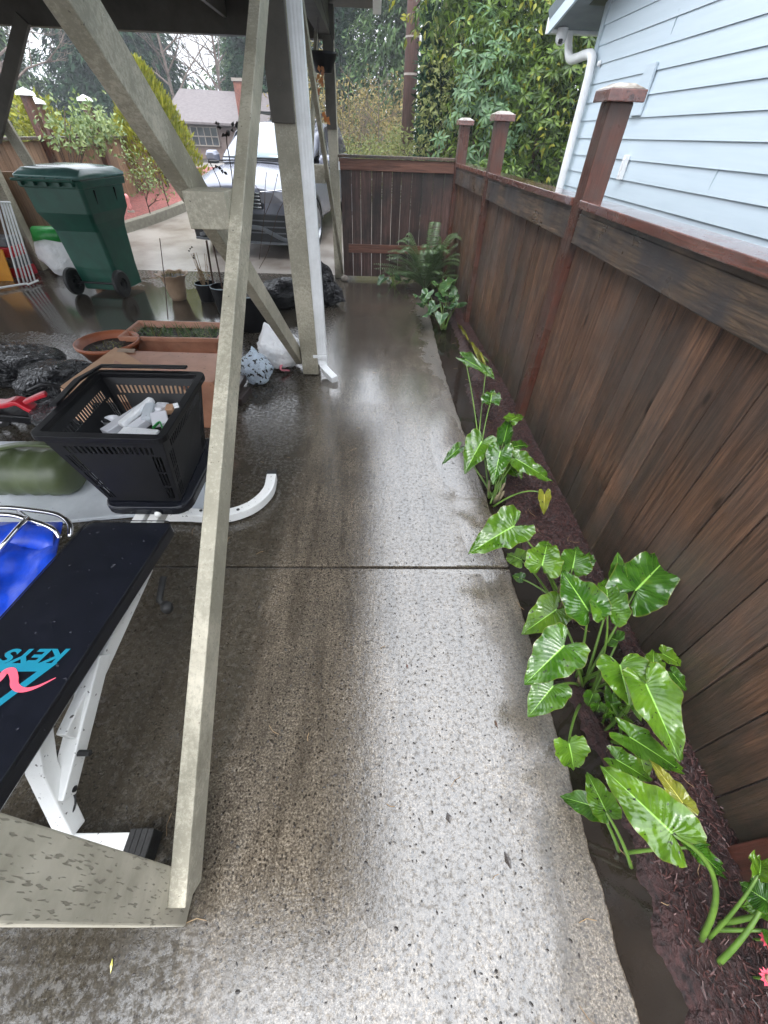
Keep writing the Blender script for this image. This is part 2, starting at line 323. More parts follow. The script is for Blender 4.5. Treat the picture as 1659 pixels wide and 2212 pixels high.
K['urn'] = mat_simple('tan_urn', (.4, .28, .19), (.28, .19, .12), 8, .5, .5, .05)
K['grass'] = mat_leaf('planter_grass', (.03, .09, .015), (.12, .2, .05))
K['grassdry'] = mat_leaf('dry_grass', (.15, .11, .04), (.2, .22, .07))
K['whitebag'] = mat_simple('white_plastic_bag', (.88, .88, .88), (.8, .81, .83), 8, .3, .6, 0); crease(K['whitebag'], 11, .5, .02)
K['speckbag'] = mat_simple('speckled_bag', (.6, .7, .8), (.52, .62, .74), 8, .25, .6, 0, spots=(34, .57, (.02, .02, .02))); crease(K['speckbag'], 12, .8, .03)
K['pink'] = mat_simple('pink_plastic', (.75, .25, .3), (.65, .2, .25), 8, .4)
K['clear'] = mat_glass('clear_plastic', (.8, .8, .84), .1, .85)
K['blueedge'] = mat_simple('navy_strip', (.03, .04, .16), None, 8, .3)
K['teal'] = mat_simple('teal_print', (.008, .19, .28), (.008, .17, .26), 8, .35, .5, 0)
K['pinkprint'] = mat_simple('pink_print', (.85, .12, .18), (.8, .1, .16), 8, .35, .5, 0)
K['carpaint'] = mat_simple('silver_car_paint', (.2, .21, .25), (.18, .19, .23), 6, .22, .7, .03, metal=.3)
K['carblack'] = mat_simple('car_black_trim', (.025, .027, .03), (.015, .016, .018), 6, .3, .5, .05)
K['cargrey'] = mat_simple('car_grey_trim', (.12, .13, .145), (.09, .1, .11), 6, .3, .6, .03)
K['windscreen'] = mat_glass('windscreen', (.09, .13, .15), .04)
K['windscreen'].node_tree.nodes['Principled BSDF'].inputs['Coat Weight'].default_value = 1
K['windscreen'].node_tree.nodes['Principled BSDF'].inputs['Metallic'].default_value = .45
K['lamp'] = mat_glass('headlamp', (.12, .12, .14), .08)
K['rubber'] = mat_simple('rubber', (.02, .02, .02), (.012, .012, .012), 20, .6, .4, .2)
K['rim'] = mat_simple('alloy_rim', (.35, .36, .38), None, 6, .3, .5, 0, metal=.8)
K['roofshingle'] = mat_simple('brown_grey_shingles', (.13, .11, .11), (.085, .07, .07), 7, .6, .4, .3, stretch=(1, 1, 1))
K['housewall'] = mat_simple('brown_house_wall', (.18, .13, .11), (.13, .09, .08), 4, .6, .3, .1)
K['brick'] = mat_simple('chimney_brick', (.24, .1, .07), (.14, .06, .05), 12, .8, .2, .3)
K['darkglass'] = mat_glass('dark_window', (.04, .045, .055), .05)
K['bark'] = mat_simple('brown_bark', (.09, .055, .04), (.04, .026, .02), 8, .8, .3, .6, stretch=(3, 3, .5))
K['pole'] = mat_simple('utility_pole_wood', (.11, .06, .05), (.065, .038, .034), 8, .7, .3, .4, stretch=(5, 5, .4))
K['rhodo'] = mat_leaf('rhododendron_leaf', (.018, .045, .008), (.13, .21, .025), .35, .3)
K['laurel'] = mat_leaf('glaucous_leaf', (.04, .095, .04), (.11, .2, .08), .35, .35)
K['yellowgreen'] = mat_leaf('yellow_green_leaf', (.12, .15, .012), (.32, .31, .03), .5, .4, .3)
K['conifer'] = mat_leaf('dark_conifer', (.008, .026, .013), (.024, .056, .026), .8, .1, .1)
K['conifer2'] = mat_leaf('mid_conifer', (.035, .07, .03), (.085, .13, .05), .8, .1, .1)
K['scrub'] = mat_leaf('autumn_scrub', (.1, .085, .035), (.3, .24, .09), .6, .3, .3)
K['scrubgreen'] = mat_leaf('olive_scrub', (.08, .1, .03), (.2, .22, .07), .6, .3, .3)
K['rose'] = mat_leaf('pale_green_leaf', (.09, .15, .05), (.24, .3, .1), .4, .5, .3)
K['twig'] = mat_simple('grey_twigs', (.17, .13, .11), (.08, .06, .05), 9, .8, .3, .2)
K['fern'] = mat_leaf('fern_frond', (.045, .09, .03), (.13, .19, .08), .35, .5, .2)
K['calla'] = mat_calla('calla_leaf', (.045, .145, .01), (.1, .25, .016), (.18, .34, .06))
K['callafar'] = mat_calla('calla_leaf_far', (.045, .13, .04), (.1, .22, .08), (.22, .34, .16))
K['callayellow'] = mat_calla('calla_leaf_yellow', (.22, .28, .03), (.36, .36, .04), (.45, .42, .1))
K['petiole'] = mat_simple('calla_petiole', (.13, .23, .035), (.07, .14, .022), 12, .35, .5, .05)
K['petbase'] = mat_simple('calla_stem_base', (.24, .2, .13), (.14, .12, .06), 12, .4, .5, .05)
K['debris'] = mat_simple('dark_debris', (.03, .022, .018), (.012, .01, .008), 30, .4, .6, .2)
K['straw'] = mat_simple('straw_twigs', (.3, .2, .1), (.18, .12, .07), 30, .6)
K['red'] = mat_simple('red_plastic', (.55, .012, .03), (.4, .01, .02), 8, .3)
K['orange'] = mat_simple('orange_board', (.65, .28, .02), (.55, .22, .015), 8, .4)
K['green_print'] = mat_simple('green_bag_print', (.02, .3, .05), (.015, .2, .04), 8, .35, .5, .3)
K['stone'] = mat_simple('grey_stone', (.3, .26, .22), (.2, .17, .15), 12, .5)
K['curb'] = mat_simple('curb_concrete', (.2, .19, .15), (.13, .12, .09), 12, .5, .6, .2)
K['paver'] = mat_simple('dark_brick', (.05, .035, .032), (.03, .022, .02), 12, .35)

# ------------------------------------------------------------------ mesh helpers
class MB:
    def __init__(s): s.v = []; s.f = []; s.uv = {}
    def add(s, vs, fs):
        o = len(s.v); s.v += [Vector(v) for v in vs]; s.f += [tuple(i+o for i in f) for f in fs]; return s
    def box(s, c, d, rot=None):
        c = Vector(c); h = Vector(d)/2; vs = []
        for x in (-1, 1):
            for y in (-1, 1):
                for z in (-1, 1):
                    v = Vector((x*h.x, y*h.y, z*h.z))
                    if rot: v = rot @ v
                    vs.append(c+v)
        return s.add(vs, [(0, 1, 3, 2), (4, 6, 7, 5), (0, 4, 5, 1), (2, 3, 7, 6), (0, 2, 6, 4), (1, 5, 7, 3)])
    def bb(s, x0, x1, y0, y1, z0, z1):
        return s.box(((x0+x1)/2, (y0+y1)/2, (z0+z1)/2), (abs(x1-x0), abs(y1-y0), abs(z1-z0)))
    def beam(s, p, q, w, h, side=(1, 0, 0)):
        p = Vector(p); q = Vector(q); d = (q-p).normalized(); a = Vector(side); a = (a-d*a.dot(d)).normalized(); b = d.cross(a)
        vs = [P + a*w/2*i + b*h/2*j for P in (p, q) for i, j in ((-1, -1), (1, -1), (1, 1), (-1, 1))]
        return s.add(vs, [(3, 2, 1, 0), (4, 5, 6, 7), (0, 1, 5, 4), (1, 2, 6, 5), (2, 3, 7, 6), (3, 0, 4, 7)])
    def tube(s, pts, r, n=8, cap=True):
        pts = [Vector(p) for p in pts]; rs = r if isinstance(r, (list, tuple)) else [r]*len(pts)
        a = None; rings = []
        for i, p in enumerate(pts):
            d = (pts[min(i+1, len(pts)-1)] - pts[max(i-1, 0)])
            d = d.normalized() if d.length > 1e-9 else Vector((0, 0, 1))
            if a is None:
                a = d.orthogonal().normalized()
            else:
                a = a - d*a.dot(d); a = a.normalized() if a.length > 1e-6 else d.orthogonal().normalized()
            b = d.cross(a)
            rings.append([p + (a*cos(2*pi*k/n) + b*sin(2*pi*k/n))*rs[i] for k in range(n)])
        vs = [v for rg in rings for v in rg]; fs = []
        for i in range(len(pts)-1):
            for k in range(n):
                fs.append((i*n+k, i*n+(k+1) % n, (i+1)*n+(k+1) % n, (i+1)*n+k))
        if cap: fs += [tuple(range(n))[::-1], tuple(range((len(pts)-1)*n, len(pts)*n))]
        return s.add(vs, fs)
    def sqtube(s, pts, w, h, upv=(0, 0, 1)):
        pts = [Vector(p) for p in pts]; vs = []; fs = []
        for i, p in enumerate(pts):
            d = (pts[min(i+1, len(pts)-1)] - pts[max(i-1, 0)]).normalized(); u = Vector(upv); u = (u-d*u.dot(d)).normalized(); a = d.cross(u)
            vs += [p+a*w/2*x+u*h/2*y for x, y in ((-1, -1), (1, -1), (1, 1), (-1, 1))]
        for i in range(len(pts)-1):
            for k in range(4): fs.append((i*4+k, i*4+(k+1) % 4, i*4+4+(k+1) % 4, i*4+4+k))
        fs += [(3, 2, 1, 0), tuple(range(len(vs)-4, len(vs)))]
        return s.add(vs, fs)
    def lathe(s, c, prof, n=32, wav=None, tilt=None):
        c = Vector(c); vs = []; fs = []
        for j, (r, z) in enumerate(prof):
            for k in range(n):
                a = 2*pi*k/n; rr = r; zz = z
                if wav and j >= wav[0]: rr = r*(1+wav[1]*cos(wav[2]*a)); zz = z + wav[3]*cos(wav[2]*a)
                v = Vector((rr*cos(a), rr*sin(a), zz))
                if tilt: v = tilt @ v
                vs.append(c+v)
        for j in range(len(prof)-1):
            for k in range(n): fs.append((j*n+k, j*n+(k+1) % n, (j+1)*n+(k+1) % n, (j+1)*n+k))
        return s.add(vs, fs)
    def loft(s, rings, closed=True, caps=True):
        n = len(rings[0]); vs = [v for r in rings for v in r]; fs = []
        for i in range(len(rings)-1):
            for k in range(n if closed else n-1):
                fs.append((i*n+k, i*n+(k+1) % n, (i+1)*n+(k+1) % n, (i+1)*n+k))
        if caps: fs += [tuple(range(n))[::-1], tuple(range((len(rings)-1)*n, len(rings)*n))]
        return s.add(vs, fs)
    def poly(s, pts, ext):
        pts = [Vector(p) for p in pts]; ext = Vector(ext); n = len(pts)
        return s.add(pts+[p+ext for p in pts], [tuple(range(n))[::-1], tuple(range(n, 2*n))]+[(i, (i+1) % n, n+(i+1) % n, n+i) for i in range(n)])
    def build(s, name, mat, parent=None, smooth=False, bevel=0, origin=None, sub=0, solid=0):
        o = rootloc(parent) if parent else (Vector(origin) if origin is not None else Vector((0, 0, 0)))
        me = bpy.data.meshes.new(name)
        me.from_pydata([tuple(v-o) for v in s.v], [], s.f)
        if s.uv:
            ul = me.uv_layers.new(name='uv')
            for lp in me.loops: ul.data[lp.index].uv = s.uv[lp.vertex_index]
        me.materials.append(mat)
        ob = bpy.data.objects.new(name, me); C.objects.link(ob)
        if parent: ob.parent = parent
        else: ob.location = o
        if smooth:
            for p in me.polygons: p.use_smooth = True
        if not s.uv and len(s.f) < 20000 and not name.startswith(('crown', 'leaves')):
            bm = bmesh.new(); bm.from_mesh(me); bmesh.ops.recalc_face_normals(bm, faces=bm.faces); bm.to_mesh(me); bm.free()
        if solid:
            md = ob.modifiers.new('solid', 'SOLIDIFY'); md.thickness = solid; md.offset = 0
        if bevel:
            md = ob.modifiers.new('bevel', 'BEVEL'); md.width = bevel; md.segments = 2; md.limit_method = 'ANGLE'; md.angle_limit = radians(40)
        if sub:
            md = ob.modifiers.new('sub', 'SUBSURF'); md.levels = sub; md.render_levels = sub
        return ob
def rootloc(o):
    while o.parent: o = o.parent
    return Vector(o.location)
def tag(o, label=None, cat=None, group=None, kind=None):
    if label: o['label'] = label
    if cat: o['category'] = cat
    if group: o['group'] = group
    if kind: o['kind'] = kind
    return o
def thing(name, label, cat, loc=(0, 0, 0), group=None):
    o = bpy.data.objects.new(name, None); C.objects.link(o); o.location = loc; o.empty_display_size = .1
    return tag(o, label, cat, group)
def bez(p0, p1, p2, n=8):
    p0, p1, p2 = Vector(p0), Vector(p1), Vector(p2)
    return [p0*(1-t)**2+p1*2*t*(1-t)+p2*t*t for t in [i/n for i in range(n+1)]]
def polyline(keys, n=8):
    """Catmull-Rom through keys."""
    k = [Vector(p) for p in keys]; k = [2*k[0]-k[1]] + k + [2*k[-1]-k[-2]]; out = []
    for i in range(1, len(k)-2):
        for j in range(n):
            t = j/n; a, b, c, d = k[i-1:i+3]
            out.append(.5*((2*b)+(c-a)*t+(2*a-5*b+4*c-d)*t*t+(3*b-a-3*c+d)*t**3))
    out.append(k[-2]); return out

# leaf-shaped faces
def add_leaf(mb, p, d, nrm, L, W, fold=.15):
    d = d.normalized(); s = d.cross(nrm)
    s = s.normalized() if s.length > 1e-4 else d.orthogonal().normalized()
    nn = s.cross(d)
    o = len(mb.v)
    mb.v += [p, p+d*L*.45+s*W*.5+nn*fold*W, p+d*L-nn*L*.12, p+d*L*.45-s*W*.5+nn*fold*W, p+d*L*.5]
    mb.f += [(o, o+1, o+4), (o+1, o+2, o+4), (o, o+4, o+3), (o+4, o+2, o+3)]
def rv(r=rnd):
    while True:
        v = Vector((r.uniform(-1, 1), r.uniform(-1, 1), r.uniform(-1, 1)))
        if .05 < v.length < 1: return v.normalized()

# ------------------------------------------------------------------ THE SETTING
def hprof(y):
    if y < 7: return 0
    if y < 16: return .06*(y-7)
    return .54
g = MB(); ys = [-60, -3, 7, 8, 9, 10, 12, 14, 16, 20, 30, 60, 150, 300]
vs = []; fs = []
xs = [-200, -60, -20, 0, 20, 60, 200]
for y in ys:
    for x in xs: vs.append((x, y, hprof(y)-.07))
n = len(xs)
for j in range(len(ys)-1):
    for i in range(n-1): fs.append((j*n+i, j*n+i+1, (j+1)*n+i+1, (j+1)*n+i))
g.add(vs, fs); tag(g.build('ground', K['soil']), kind='structure')

# walkway and carport slabs: two pours with an open joint between them
def slab(y0, y1, name):
    m = MB(); ed = []
    nseg = int((y1-y0)/.02)
    for i in range(nseg+1):
        y = y0+(y1-y0)*i/nseg
        ed.append((.69+.02*sin(y*1.3)+.009*mnoise.noise(Vector((y*9, 0, 0)))+.006*mnoise.noise(Vector((y*31, 4, 0))), y))
    top = [(-7.5, y0)] + ed + [(-7.5, y1)]
    m.poly([(x, y, -.1) for x, y in top], (0, 0, .1))
    o = m.build(name, K['concrete'], bevel=.006); tag(o, kind='structure'); return o
slab(-1.6, 1.264, 'concrete_path'); slab(1.278, 6.98, 'concrete_path')
m = MB(); m.bb(-7.5, .69, 1.26, 1.285, -.1, -.016); tag(m.build('joint_filler', K['soil']), kind='structure')
# driveway: rises from the carport to the street
m = MB(); vs = []; fs = []; ys = [6.99, 8, 10, 12, 14, 16, 22]
for y in ys: vs += [(-7, y, hprof(y)-.004), (3.2, y, hprof(y)-.004)]
for j in range(len(ys)-1): fs.append((2*j, 2*j+1, 2*j+3, 2*j+2))
m.add(vs, fs); tag(m.build('driveway', K['drive']), kind='structure')

# muddy water in the gutter beside the slab, mulch bed below the fence
m = MB(); m.bb(.66, 1.3, -1.6, 6.9, -.12, -.028); tag(m.build('water', K['water']), kind='structure')
m = MB(); vs = []; fs = []; nx, ny = 26, 520
for j in range(ny+1):
    y = -1.5+8.3*j/ny
    edge = .81+.05*mnoise.noise(Vector((y*2.3, 1, 0)))+.03*mnoise.noise(Vector((y*11, 5, 0))) + (.1 if y > 3.4 else .0) - max(0, .02*(1-y))
    for i in range(nx+1):
        x = edge+(1.34-edge)*i/nx
        z = -.045+min(1, i/4)*.05 + .012*mnoise.noise(Vector((x*30, y*30, 3)))+.007*mnoise.noise(Vector((x*90, y*60, 9)))
        # standing water hollow next to the fence
        hy = max(0, 1-abs((y-.75)/.28)); hx = max(0, 1-abs((x-1.0)/.14)); z -= .09*min(1, hx*2)*min(1, hy*2)
        vs.append((x, y, z))
for j in range(ny):
    for i in range(nx): a = j*(nx+1)+i; fs.append((a, a+1, a+nx+2, a+nx+1))
m.add(vs, fs); tag(m.build('mulch_bed', K['mulch']), kind='structure')
# loose mulch shreds
m = MB()
for i in range(14000):
    y = rnd.uniform(-.6, 5.5); x = rnd.uniform(.86, 1.18) if y < 3.4 else rnd.uniform(1.0, 1.18); a = rnd.uniform(0, pi)
    L = rnd.uniform(.005, .022); w = rnd.uniform(.001, .0035)
    if abs(y-.75) < .2 and x < 1.1: continue
    rot = Euler((rnd.uniform(-.4, .4), rnd.uniform(-.4, .4), a)).to_matrix()
    m.box((x, y, .012+rnd.uniform(0, .008)), (L, w, .003), rot)
tag(m.build('mulch_shreds', mat_leaf('bark_shreds', (.01, .006, .006), (.095, .038, .033), .45, .5, 0)), 'dark red bark shreds on the bed below the right fence', 'mulch', kind='stuff')
# grit and flecks on the slab
m = MB()
for i in range(2400):
    y = rnd.uniform(-.3, 3.4); x = rnd.gauss(.2, .42)
    if not -1.2 < x < .68: continue
    r = rnd.uniform(.0009, .0034)*(1.4 if rnd.random() < .08 else 1)
    L = r*rnd.uniform(1, 2.2); a = rnd.uniform(0, pi); k = 6
    vs = [(x+cos(a)*L*cos(2*pi*q/k)-sin(a)*r*sin(2*pi*q/k), y+sin(a)*L*cos(2*pi*q/k)+cos(a)*r*sin(2*pi*q/k), .0008) for q in range(k)]
    m.add(vs+[(x, y, r*.8)], [(q, (q+1) % k, k) for q in range(k)])
tag(m.build('grit', K['debris']), 'dark grit and seed flecks scattered on the wet path', 'grit', kind='stuff')

# ------------------------------------------------------------------ CARPORT TIMBER FRAME
cp = thing('carport', 'beige painted timber carport frame with crossed braces beside the path', 'carport', (-.57, 3.5, 0))
P = K['paint']
def post(x0, x1, y0, y1, z1, mat=P):
    mb = MB(); mb.bb(x0, x1, y0, y1, 0.012, z1); return mb.build('post', mat, cp, bevel=.004)
near = post(-.64, -.5, .012, .118, 2.36, K['incised'])
p1 = post(-.625, -.485, 3.455, 3.595, 2.36)
p2 = post(-.575, -.46, 6.76, 6.88, 2.36)
# plates with bolts on the upper part of the posts
for (x0, x1, y0, z0) in ((-.632, -.49, 3.415, 1.63), (-.58, -.462, 6.72, 1.62)):
    mb = MB(); mb.bb(x0, x1, y0, y0+.038, z0, 2.36); o = mb.build('post_plate', K['darkpaint'], cp, bevel=.003)
    mb = MB(); mb.lathe(((x0+x1)/2, y0-.002, z0+.17), [(0, .008), (.014, .008), (.014, 0), (.026, 0), (.026, -.004)], 14, tilt=Euler((pi/2, 0, 0)).to_matrix())
    mb.build('bolt', K['darkpaint'], o)
XO, XI = -.478, -.662
def brace(a, b, x, w=.04, h=.088):
    mb = MB(); mb.beam((x, *a), (x, *b), w, h, (1, 0, 0)); return mb.build('brace', P, cp, bevel=.003)
brace((.07, .15), (3.2, 2.38), XO, .045, .098)                       # from the near foot up to the second post
brace((3.56, .12), (.66, 2.38), XI, .055, .115)                        # opposite brace, inner face
brace((6.85, .06), (3.72, 2.38), XO+.012, .035, .07)
brace((3.62, .12), (6.7, 2.36), XI+.02, .035, .085)
mb = MB(); mb.bb(-.64, -.5, 1.70, 1.84, 1.34, 1.445); mb.build('spacer_block', P, cp, bevel=.003)
mb = MB(); mb.bb(-.62, -.49, 5.2, 5.42, 1.22, 1.36); mb.build('spacer_block', P, cp, bevel=.003)
mb = MB(); mb.bb(-.64, -.5, -.08, 6.9, 2.37, 2.6); mb.build('beam', K['darkpaint'], cp, bevel=.004)
mb = MB(); mb.bb(-6.5, -.45, 6.74, 6.86, 2.335, 2.58); mb.build('beam', K['darkpaint'], cp, bevel=.004)
for x in (-1.6, -3.2, -4.8):
    mb = MB(); mb.bb(x-.02, x+.02, -.08, 6.73, 2.45, 2.6); mb.build('joist', K['darkpaint'], cp)
mb = MB(); mb.bb(-6.8, -.03, -.12, 7.05, 2.603, 2.7); mb.build('roof', K['darkpaint'], cp)
mb = MB(); mb.bb(-.03, .06, -.14, 7.1, 2.57, 2.69); mb.build('gutter', K['whitemetal'], cp, bevel=.006)
# far left bay: post, knee and a brace
mb = MB(); mb.bb(-4.98, -4.84, 6.74, 6.86, .01, 2.33); mb.build('post', P, cp)
a = PY(-30, 200, 6.7); b = PY(70, 365, 6.7); mb = MB(); mb.beam(a, b, .04, .13, (0, 1, 0)); mb.build('brace', P, cp, bevel=.003)
a = PY(-12, 300, 6.6); b = PY(50, 40, 6.6); mb = MB(); mb.beam(a, b, .05, .12, (0, 1, 0)); mb.build('brace', K['darkpaint'], cp)
# downspout: fluted, strap, elbow
def fluted(mb, pts, w, d, upv):
    pts = [Vector(p) for p in pts]; rings = []
    prof = []
    for sx, sy, ex, ey in ((-1, -1, 1, -1), (1, -1, 1, 1), (1, 1, -1, 1), (-1, 1, -1, -1)):
        for i in range(8):
            t = i/8; x = sx+(ex-sx)*t; y = sy+(ey-sy)*t; dd = .965 if i % 2 else 1.0
            if i in (0,): dd = .94
            prof.append((x*dd if abs(sx) == abs(ex) and sx == ex else x*.97, y*dd if sy == ey else y*.97))
    for i, p in enumerate(pts):
        d_ = (pts[min(i+1, len(pts)-1)] - pts[max(i-1, 0)]).normalized(); u = Vector(upv); u = (u-d_*u.dot(d_)).normalized(); a_ = d_.cross(u)
        rings.append([p+a_*x*w/2+u*y*d/2 for x, y in prof])
    mb.loft(rings)
mb = MB(); fluted(mb, [(-.445, 3.5, 2.58), (-.445, 3.5, .1)], .066, .085, (1, 0, 0)); ds = mb.build('downspout', K['whitemetal'], cp)
mb = MB(); fluted(mb, polyline([(-.442, 3.49, .12), (-.438, 3.47, .08), (-.40, 3.42, .05), (-.33, 3.33, .022)], 6), .07, .06, (1, 0, 0)); mb.build('elbow', K['whitemetal'], ds)
mb = MB(); mb.bb(-.52, -.475, 3.448, 3.454, .165, .19); mb.bb(-.482, -.40, 3.44, 3.455, .165, .19); mb.build('strap', K['whitemetal'], ds)

# ------------------------------------------------------------------ RIGHT FENCE, GATE
_fence_start = len(bpy.data.objects)
def fx(y): return .035*max(0, y+.3)/3.1 if y < 2.8 else .035-.034*(y-2.8)
fn = thing('wooden_fence', 'tall red brown board fence with capped posts along the mulch bed', 'fence', (1.2, 2.7, 0))
posts = [(.05, 1.35), (2.78, 1.745), (4.93, 1.71), (6.6, 1.7)]
for i, (y, z) in enumerate(posts):
    mb = MB(); mb.bb(1.123, 1.24, y, y+.11, -.03, z); po = mb.build('post', K['redpost'], fn, bevel=.004)
    if i == 0: continue
    mb = MB(); e = .038
    mb.bb(1.128-e, 1.235+e, y-e, y+.1+e, z, z+.045)
    cx, cy = 1.18, y+.05
    b0 = [(cx-.085, cy-.082, z+.045), (cx+.085, cy-.082, z+.045), (cx+.085, cy+.082, z+.045), (cx-.085, cy+.082, z+.045)]
    mb.build('post_cap', K['redwood'], po, bevel=.004)
    mb = MB(); tp = [(cx-.04, cy-.04, z+.066), (cx+.04, cy-.04, z+.066), (cx+.04, cy+.04, z+.066), (cx-.04, cy+.04, z+.066)]
    mb.add([(a[0], a[1], a[2]+.001) for a in b0]+tp, [(0, 1, 5, 4), (1, 2, 6, 5), (2, 3, 7, 6), (3, 0, 4, 7), (4, 5, 6, 7), (3, 2, 1, 0)]); mb.build('cap_top', K['mossycap'], po, bevel=.003)
bays = [(-1.5, 2.775), (2.885, 4.925), (5.035, 6.595)]
for (y0, y1) in bays:
    mb = MB(); y = y0
    while y < y1-.03:
        w = min(rnd.uniform(.132, .142), y1-y); dx = rnd.uniform(-.003, .003)
        mb.bb(1.165+dx, 1.185+dx, y+.003, y+w-.003, -.02, 1.3); y += w
    mb.build('fence_boards', K['board'], fn, bevel=.002)
    mb = MB()
    mb.bb(1.128, 1.163, y0+.004, y1-.004, 1.165, 1.305); mb.build('top_rail', K['rail'], fn, bevel=.004)
    mb = MB(); mb.bb(1.108, 1.262, y0+.004, y1-.004, 1.327, 1.366); mb.build('cap_rail', K['redwood'], fn, bevel=.004)
    mb = MB(); mb.bb(1.13, 1.23, y0+.02, y1-.02, 1.306, 1.326); mb.build('shadow_rail', K['rail'], fn)
for o in fn.children_recursive:
    for v in o.data.vertices: v.co.x += fx(v.co.y+2.7)
gt = thing('wooden_gate', 'dark brown board gate closing the far end of the path', 'gate', (.35, 6.76, 0))
mb = MB(); x = -.44
while x < 1.08:
    w = rnd.uniform(.12, .15); w = min(w, 1.1-x); dy = rnd.uniform(-.002, .002)
    mb.bb(x+.0022, x+w-.0022, 6.765+dy, 6.785+dy, .045, 1.27); x += w
mb.build('gate_boards', K['gatewood'], gt, bevel=.002)
mb = MB(); mb.bb(-.45, 1.11, 6.735, 6.763, 1.25, 1.365); mb.build('top_rail', K['gaterail'], gt, bevel=.003)
mb = MB(); mb.bb(-.36, 1.10, 6.74, 6.763, .345, .45); mb.build('middle_rail', K['gaterail'], gt, bevel=.003)
mb = MB(); mb.bb(-.46, 1.115, 6.715, 6.80, 1.37, 1.40); mb.build('cap_rail', K['mossycap'] and K['rail'], gt, bevel=.003)
mb = MB(); mb.bb(1.10, 1.12, 6.70, 6.735, 1.2, 1.3); mb.bb(-.46, -.44, 6.72, 6.738, 1.25, 1.33); mb.build('hinge', K['whitemetal'], gt)
# small things near the gate
mb = MB(); c = G(745, 607)
mb.lathe((c.x, c.y, 0), [(0.001, 0), (.04, .004), (.055, .03), (.045, .06), (.02, .075), (.001, .078)], 14)
for v in mb.v: v.x += .006*mnoise.noise(v*30); v.y += .006*mnoise.noise(v*30+Vector((5, 5, 5)))
o = mb.build('stone', K['stone'], smooth=True); tag(o, 'round grey stone on the ground at the hinge side of the gate', 'stone')

# ------------------------------------------------------------------ BLUE HOUSE
HX = 2.45
hs_ = thing('blue_house', 'house with pale blue lap siding behind the right fence', 'house', (HX, 4, 0))
zs = PX(1659, 303, HX).z; step = .1463
mb = MB(); z = zs - step*14; yc = PX(1215, 400, HX).y
joints = [(1, 1.9), (2, 4.3), (3, 3.2), (4, 4.9), (5, 2.8), (6, 3.9)]
while z < 4.6:
    mb.add([(HX, -4, z-.008), (HX, yc, z-.008), (HX+.013, yc, z+step), (HX+.013, -4, z+step), (HX+.012, -4, z-.008), (HX+.012, yc, z-.008)],
           [(0, 1, 2, 3), (4, 5, 1, 0)]); z += step
mb.build('siding', K['siding'], hs_)
for k, (px, py, qx, qy) in enumerate([(1470, 10, 1437, 78), (1553, 360, 1532, 410), (1575, 552, 1540, 520)][:2]+[(1585, 545, 1560, 590)]):
    c1 = PX(px, py, HX); c2 = PX(qx, qy, HX); mb = MB(); mb.bb(HX+.001, HX+.012, c1.y-.001, c1.y+.001, c2.z, c2.z+step-.012); mb.build('siding_joint', K['sidetrim'], hs_)
mb = MB(); mb.bb(HX+.014, HX+5, -4, yc-.02, -.1, 4.6); mb.build('house_wall', K['siding'], hs_)
mb = MB(); mb.bb(HX-.012, HX+.1, yc-.0, yc+.09, .0, 3.2); mb.build('corner_trim', K['sidetrim'], hs_, bevel=.004)
# roof overhang: rake rising towards the viewer, soffit beneath it
tip = PX(1182, 74, HX-.38); rk = PX(1243, 0, HX-.38)
dy, dz = (rk-tip).y, (rk-tip).z
sl_ = dz/dy; y2 = -3.0
def rz(y): return tip.z + (y-tip.y)*sl_
mb = MB(); xr = HX-.38
mb.add([(xr, tip.y, rz(tip.y)), (xr, y2, rz(y2)), (xr, y2, rz(y2)+.17), (xr, tip.y, rz(tip.y)+.17), (xr+.025, tip.y, rz(tip.y)), (xr+.025, y2, rz(y2)), (xr+.025, y2, rz(y2)+.17), (xr+.025, tip.y, rz(tip.y)+.17)],
       [(0, 1, 2, 3), (7, 6, 5, 4), (0, 4, 5, 1), (3, 2, 6, 7), (0, 3, 7, 4), (1, 5, 6, 2)]); mb.build('fascia', K['siding'], hs_)
mb = MB(); mb.add([(xr+.026, tip.y, rz(tip.y)+.04), (HX+4, tip.y, rz(tip.y)+.04), (HX+4, y2, rz(y2)+.04), (xr+.026, y2, rz(y2)+.04),
        (xr-.03, tip.y+.05, rz(tip.y)+.19), (HX+4, tip.y+.05, rz(tip.y)+.19), (HX+4, y2, rz(y2)+.19), (xr-.03, y2, rz(y2)+.19)],
       [(0, 1, 2, 3), (7, 6, 5, 4), (0, 4, 5, 1), (3, 2, 6, 7), (0, 3, 7, 4)]); rf = mb.build('roof', K['soffit'], hs_)
mb = MB(); c = PX(1297, 22, HX-.08); mb.box((c.x, c.y, rz(c.y)+.034), (.16, .3, .006), Euler((math.atan(sl_), 0, 0)).to_matrix()); mb.build('vent', K['carblack'], rf)
# gutter across the far eave and its downspout
mb = MB(); mb.bb(xr+.02, HX+4, tip.y+.06, tip.y+.17, rz(tip.y)+.02, rz(tip.y)+.15); gu = mb.build('gutter', K['whitemetal'], hs_)
pth = [PX(1233, 60, HX-.12), PX(1240, 85, HX-.12), PX(1262, 100, HX-.1), PX(1283, 122, HX-.07), PX(1282, 150, HX-.06), PX(1262, 250, HX-.06), PX(1216, 402, HX-.06)]
xx = HX-.06; yb = yc-.09
pts = [(xx-.02, tip.y+.1, rz(tip.y)+.03), (xx-.01, tip.y+.06, rz(tip.y)-.08), (xx, tip.y-.12, rz(tip.y)-.2), (xx, yb+.12, pth[3].z+.03), (xx, yb+.01, pth[3].z-.1), (xx, yb, pth[3].z-.3), (xx, yb, 1.6), (xx, yb, .1)]
mb = MB(); mb.tube(polyline(pts, 5), .045, 12); mb.build('downspout', K['whitemetal'], hs_, smooth=True)
c = PX(1222, 36, HX-.22)
se = thing('security_camera', 'white dome security camera with dark lens under the eave of the blue house', 'camera', (c.x, c.y, rz(c.y)))
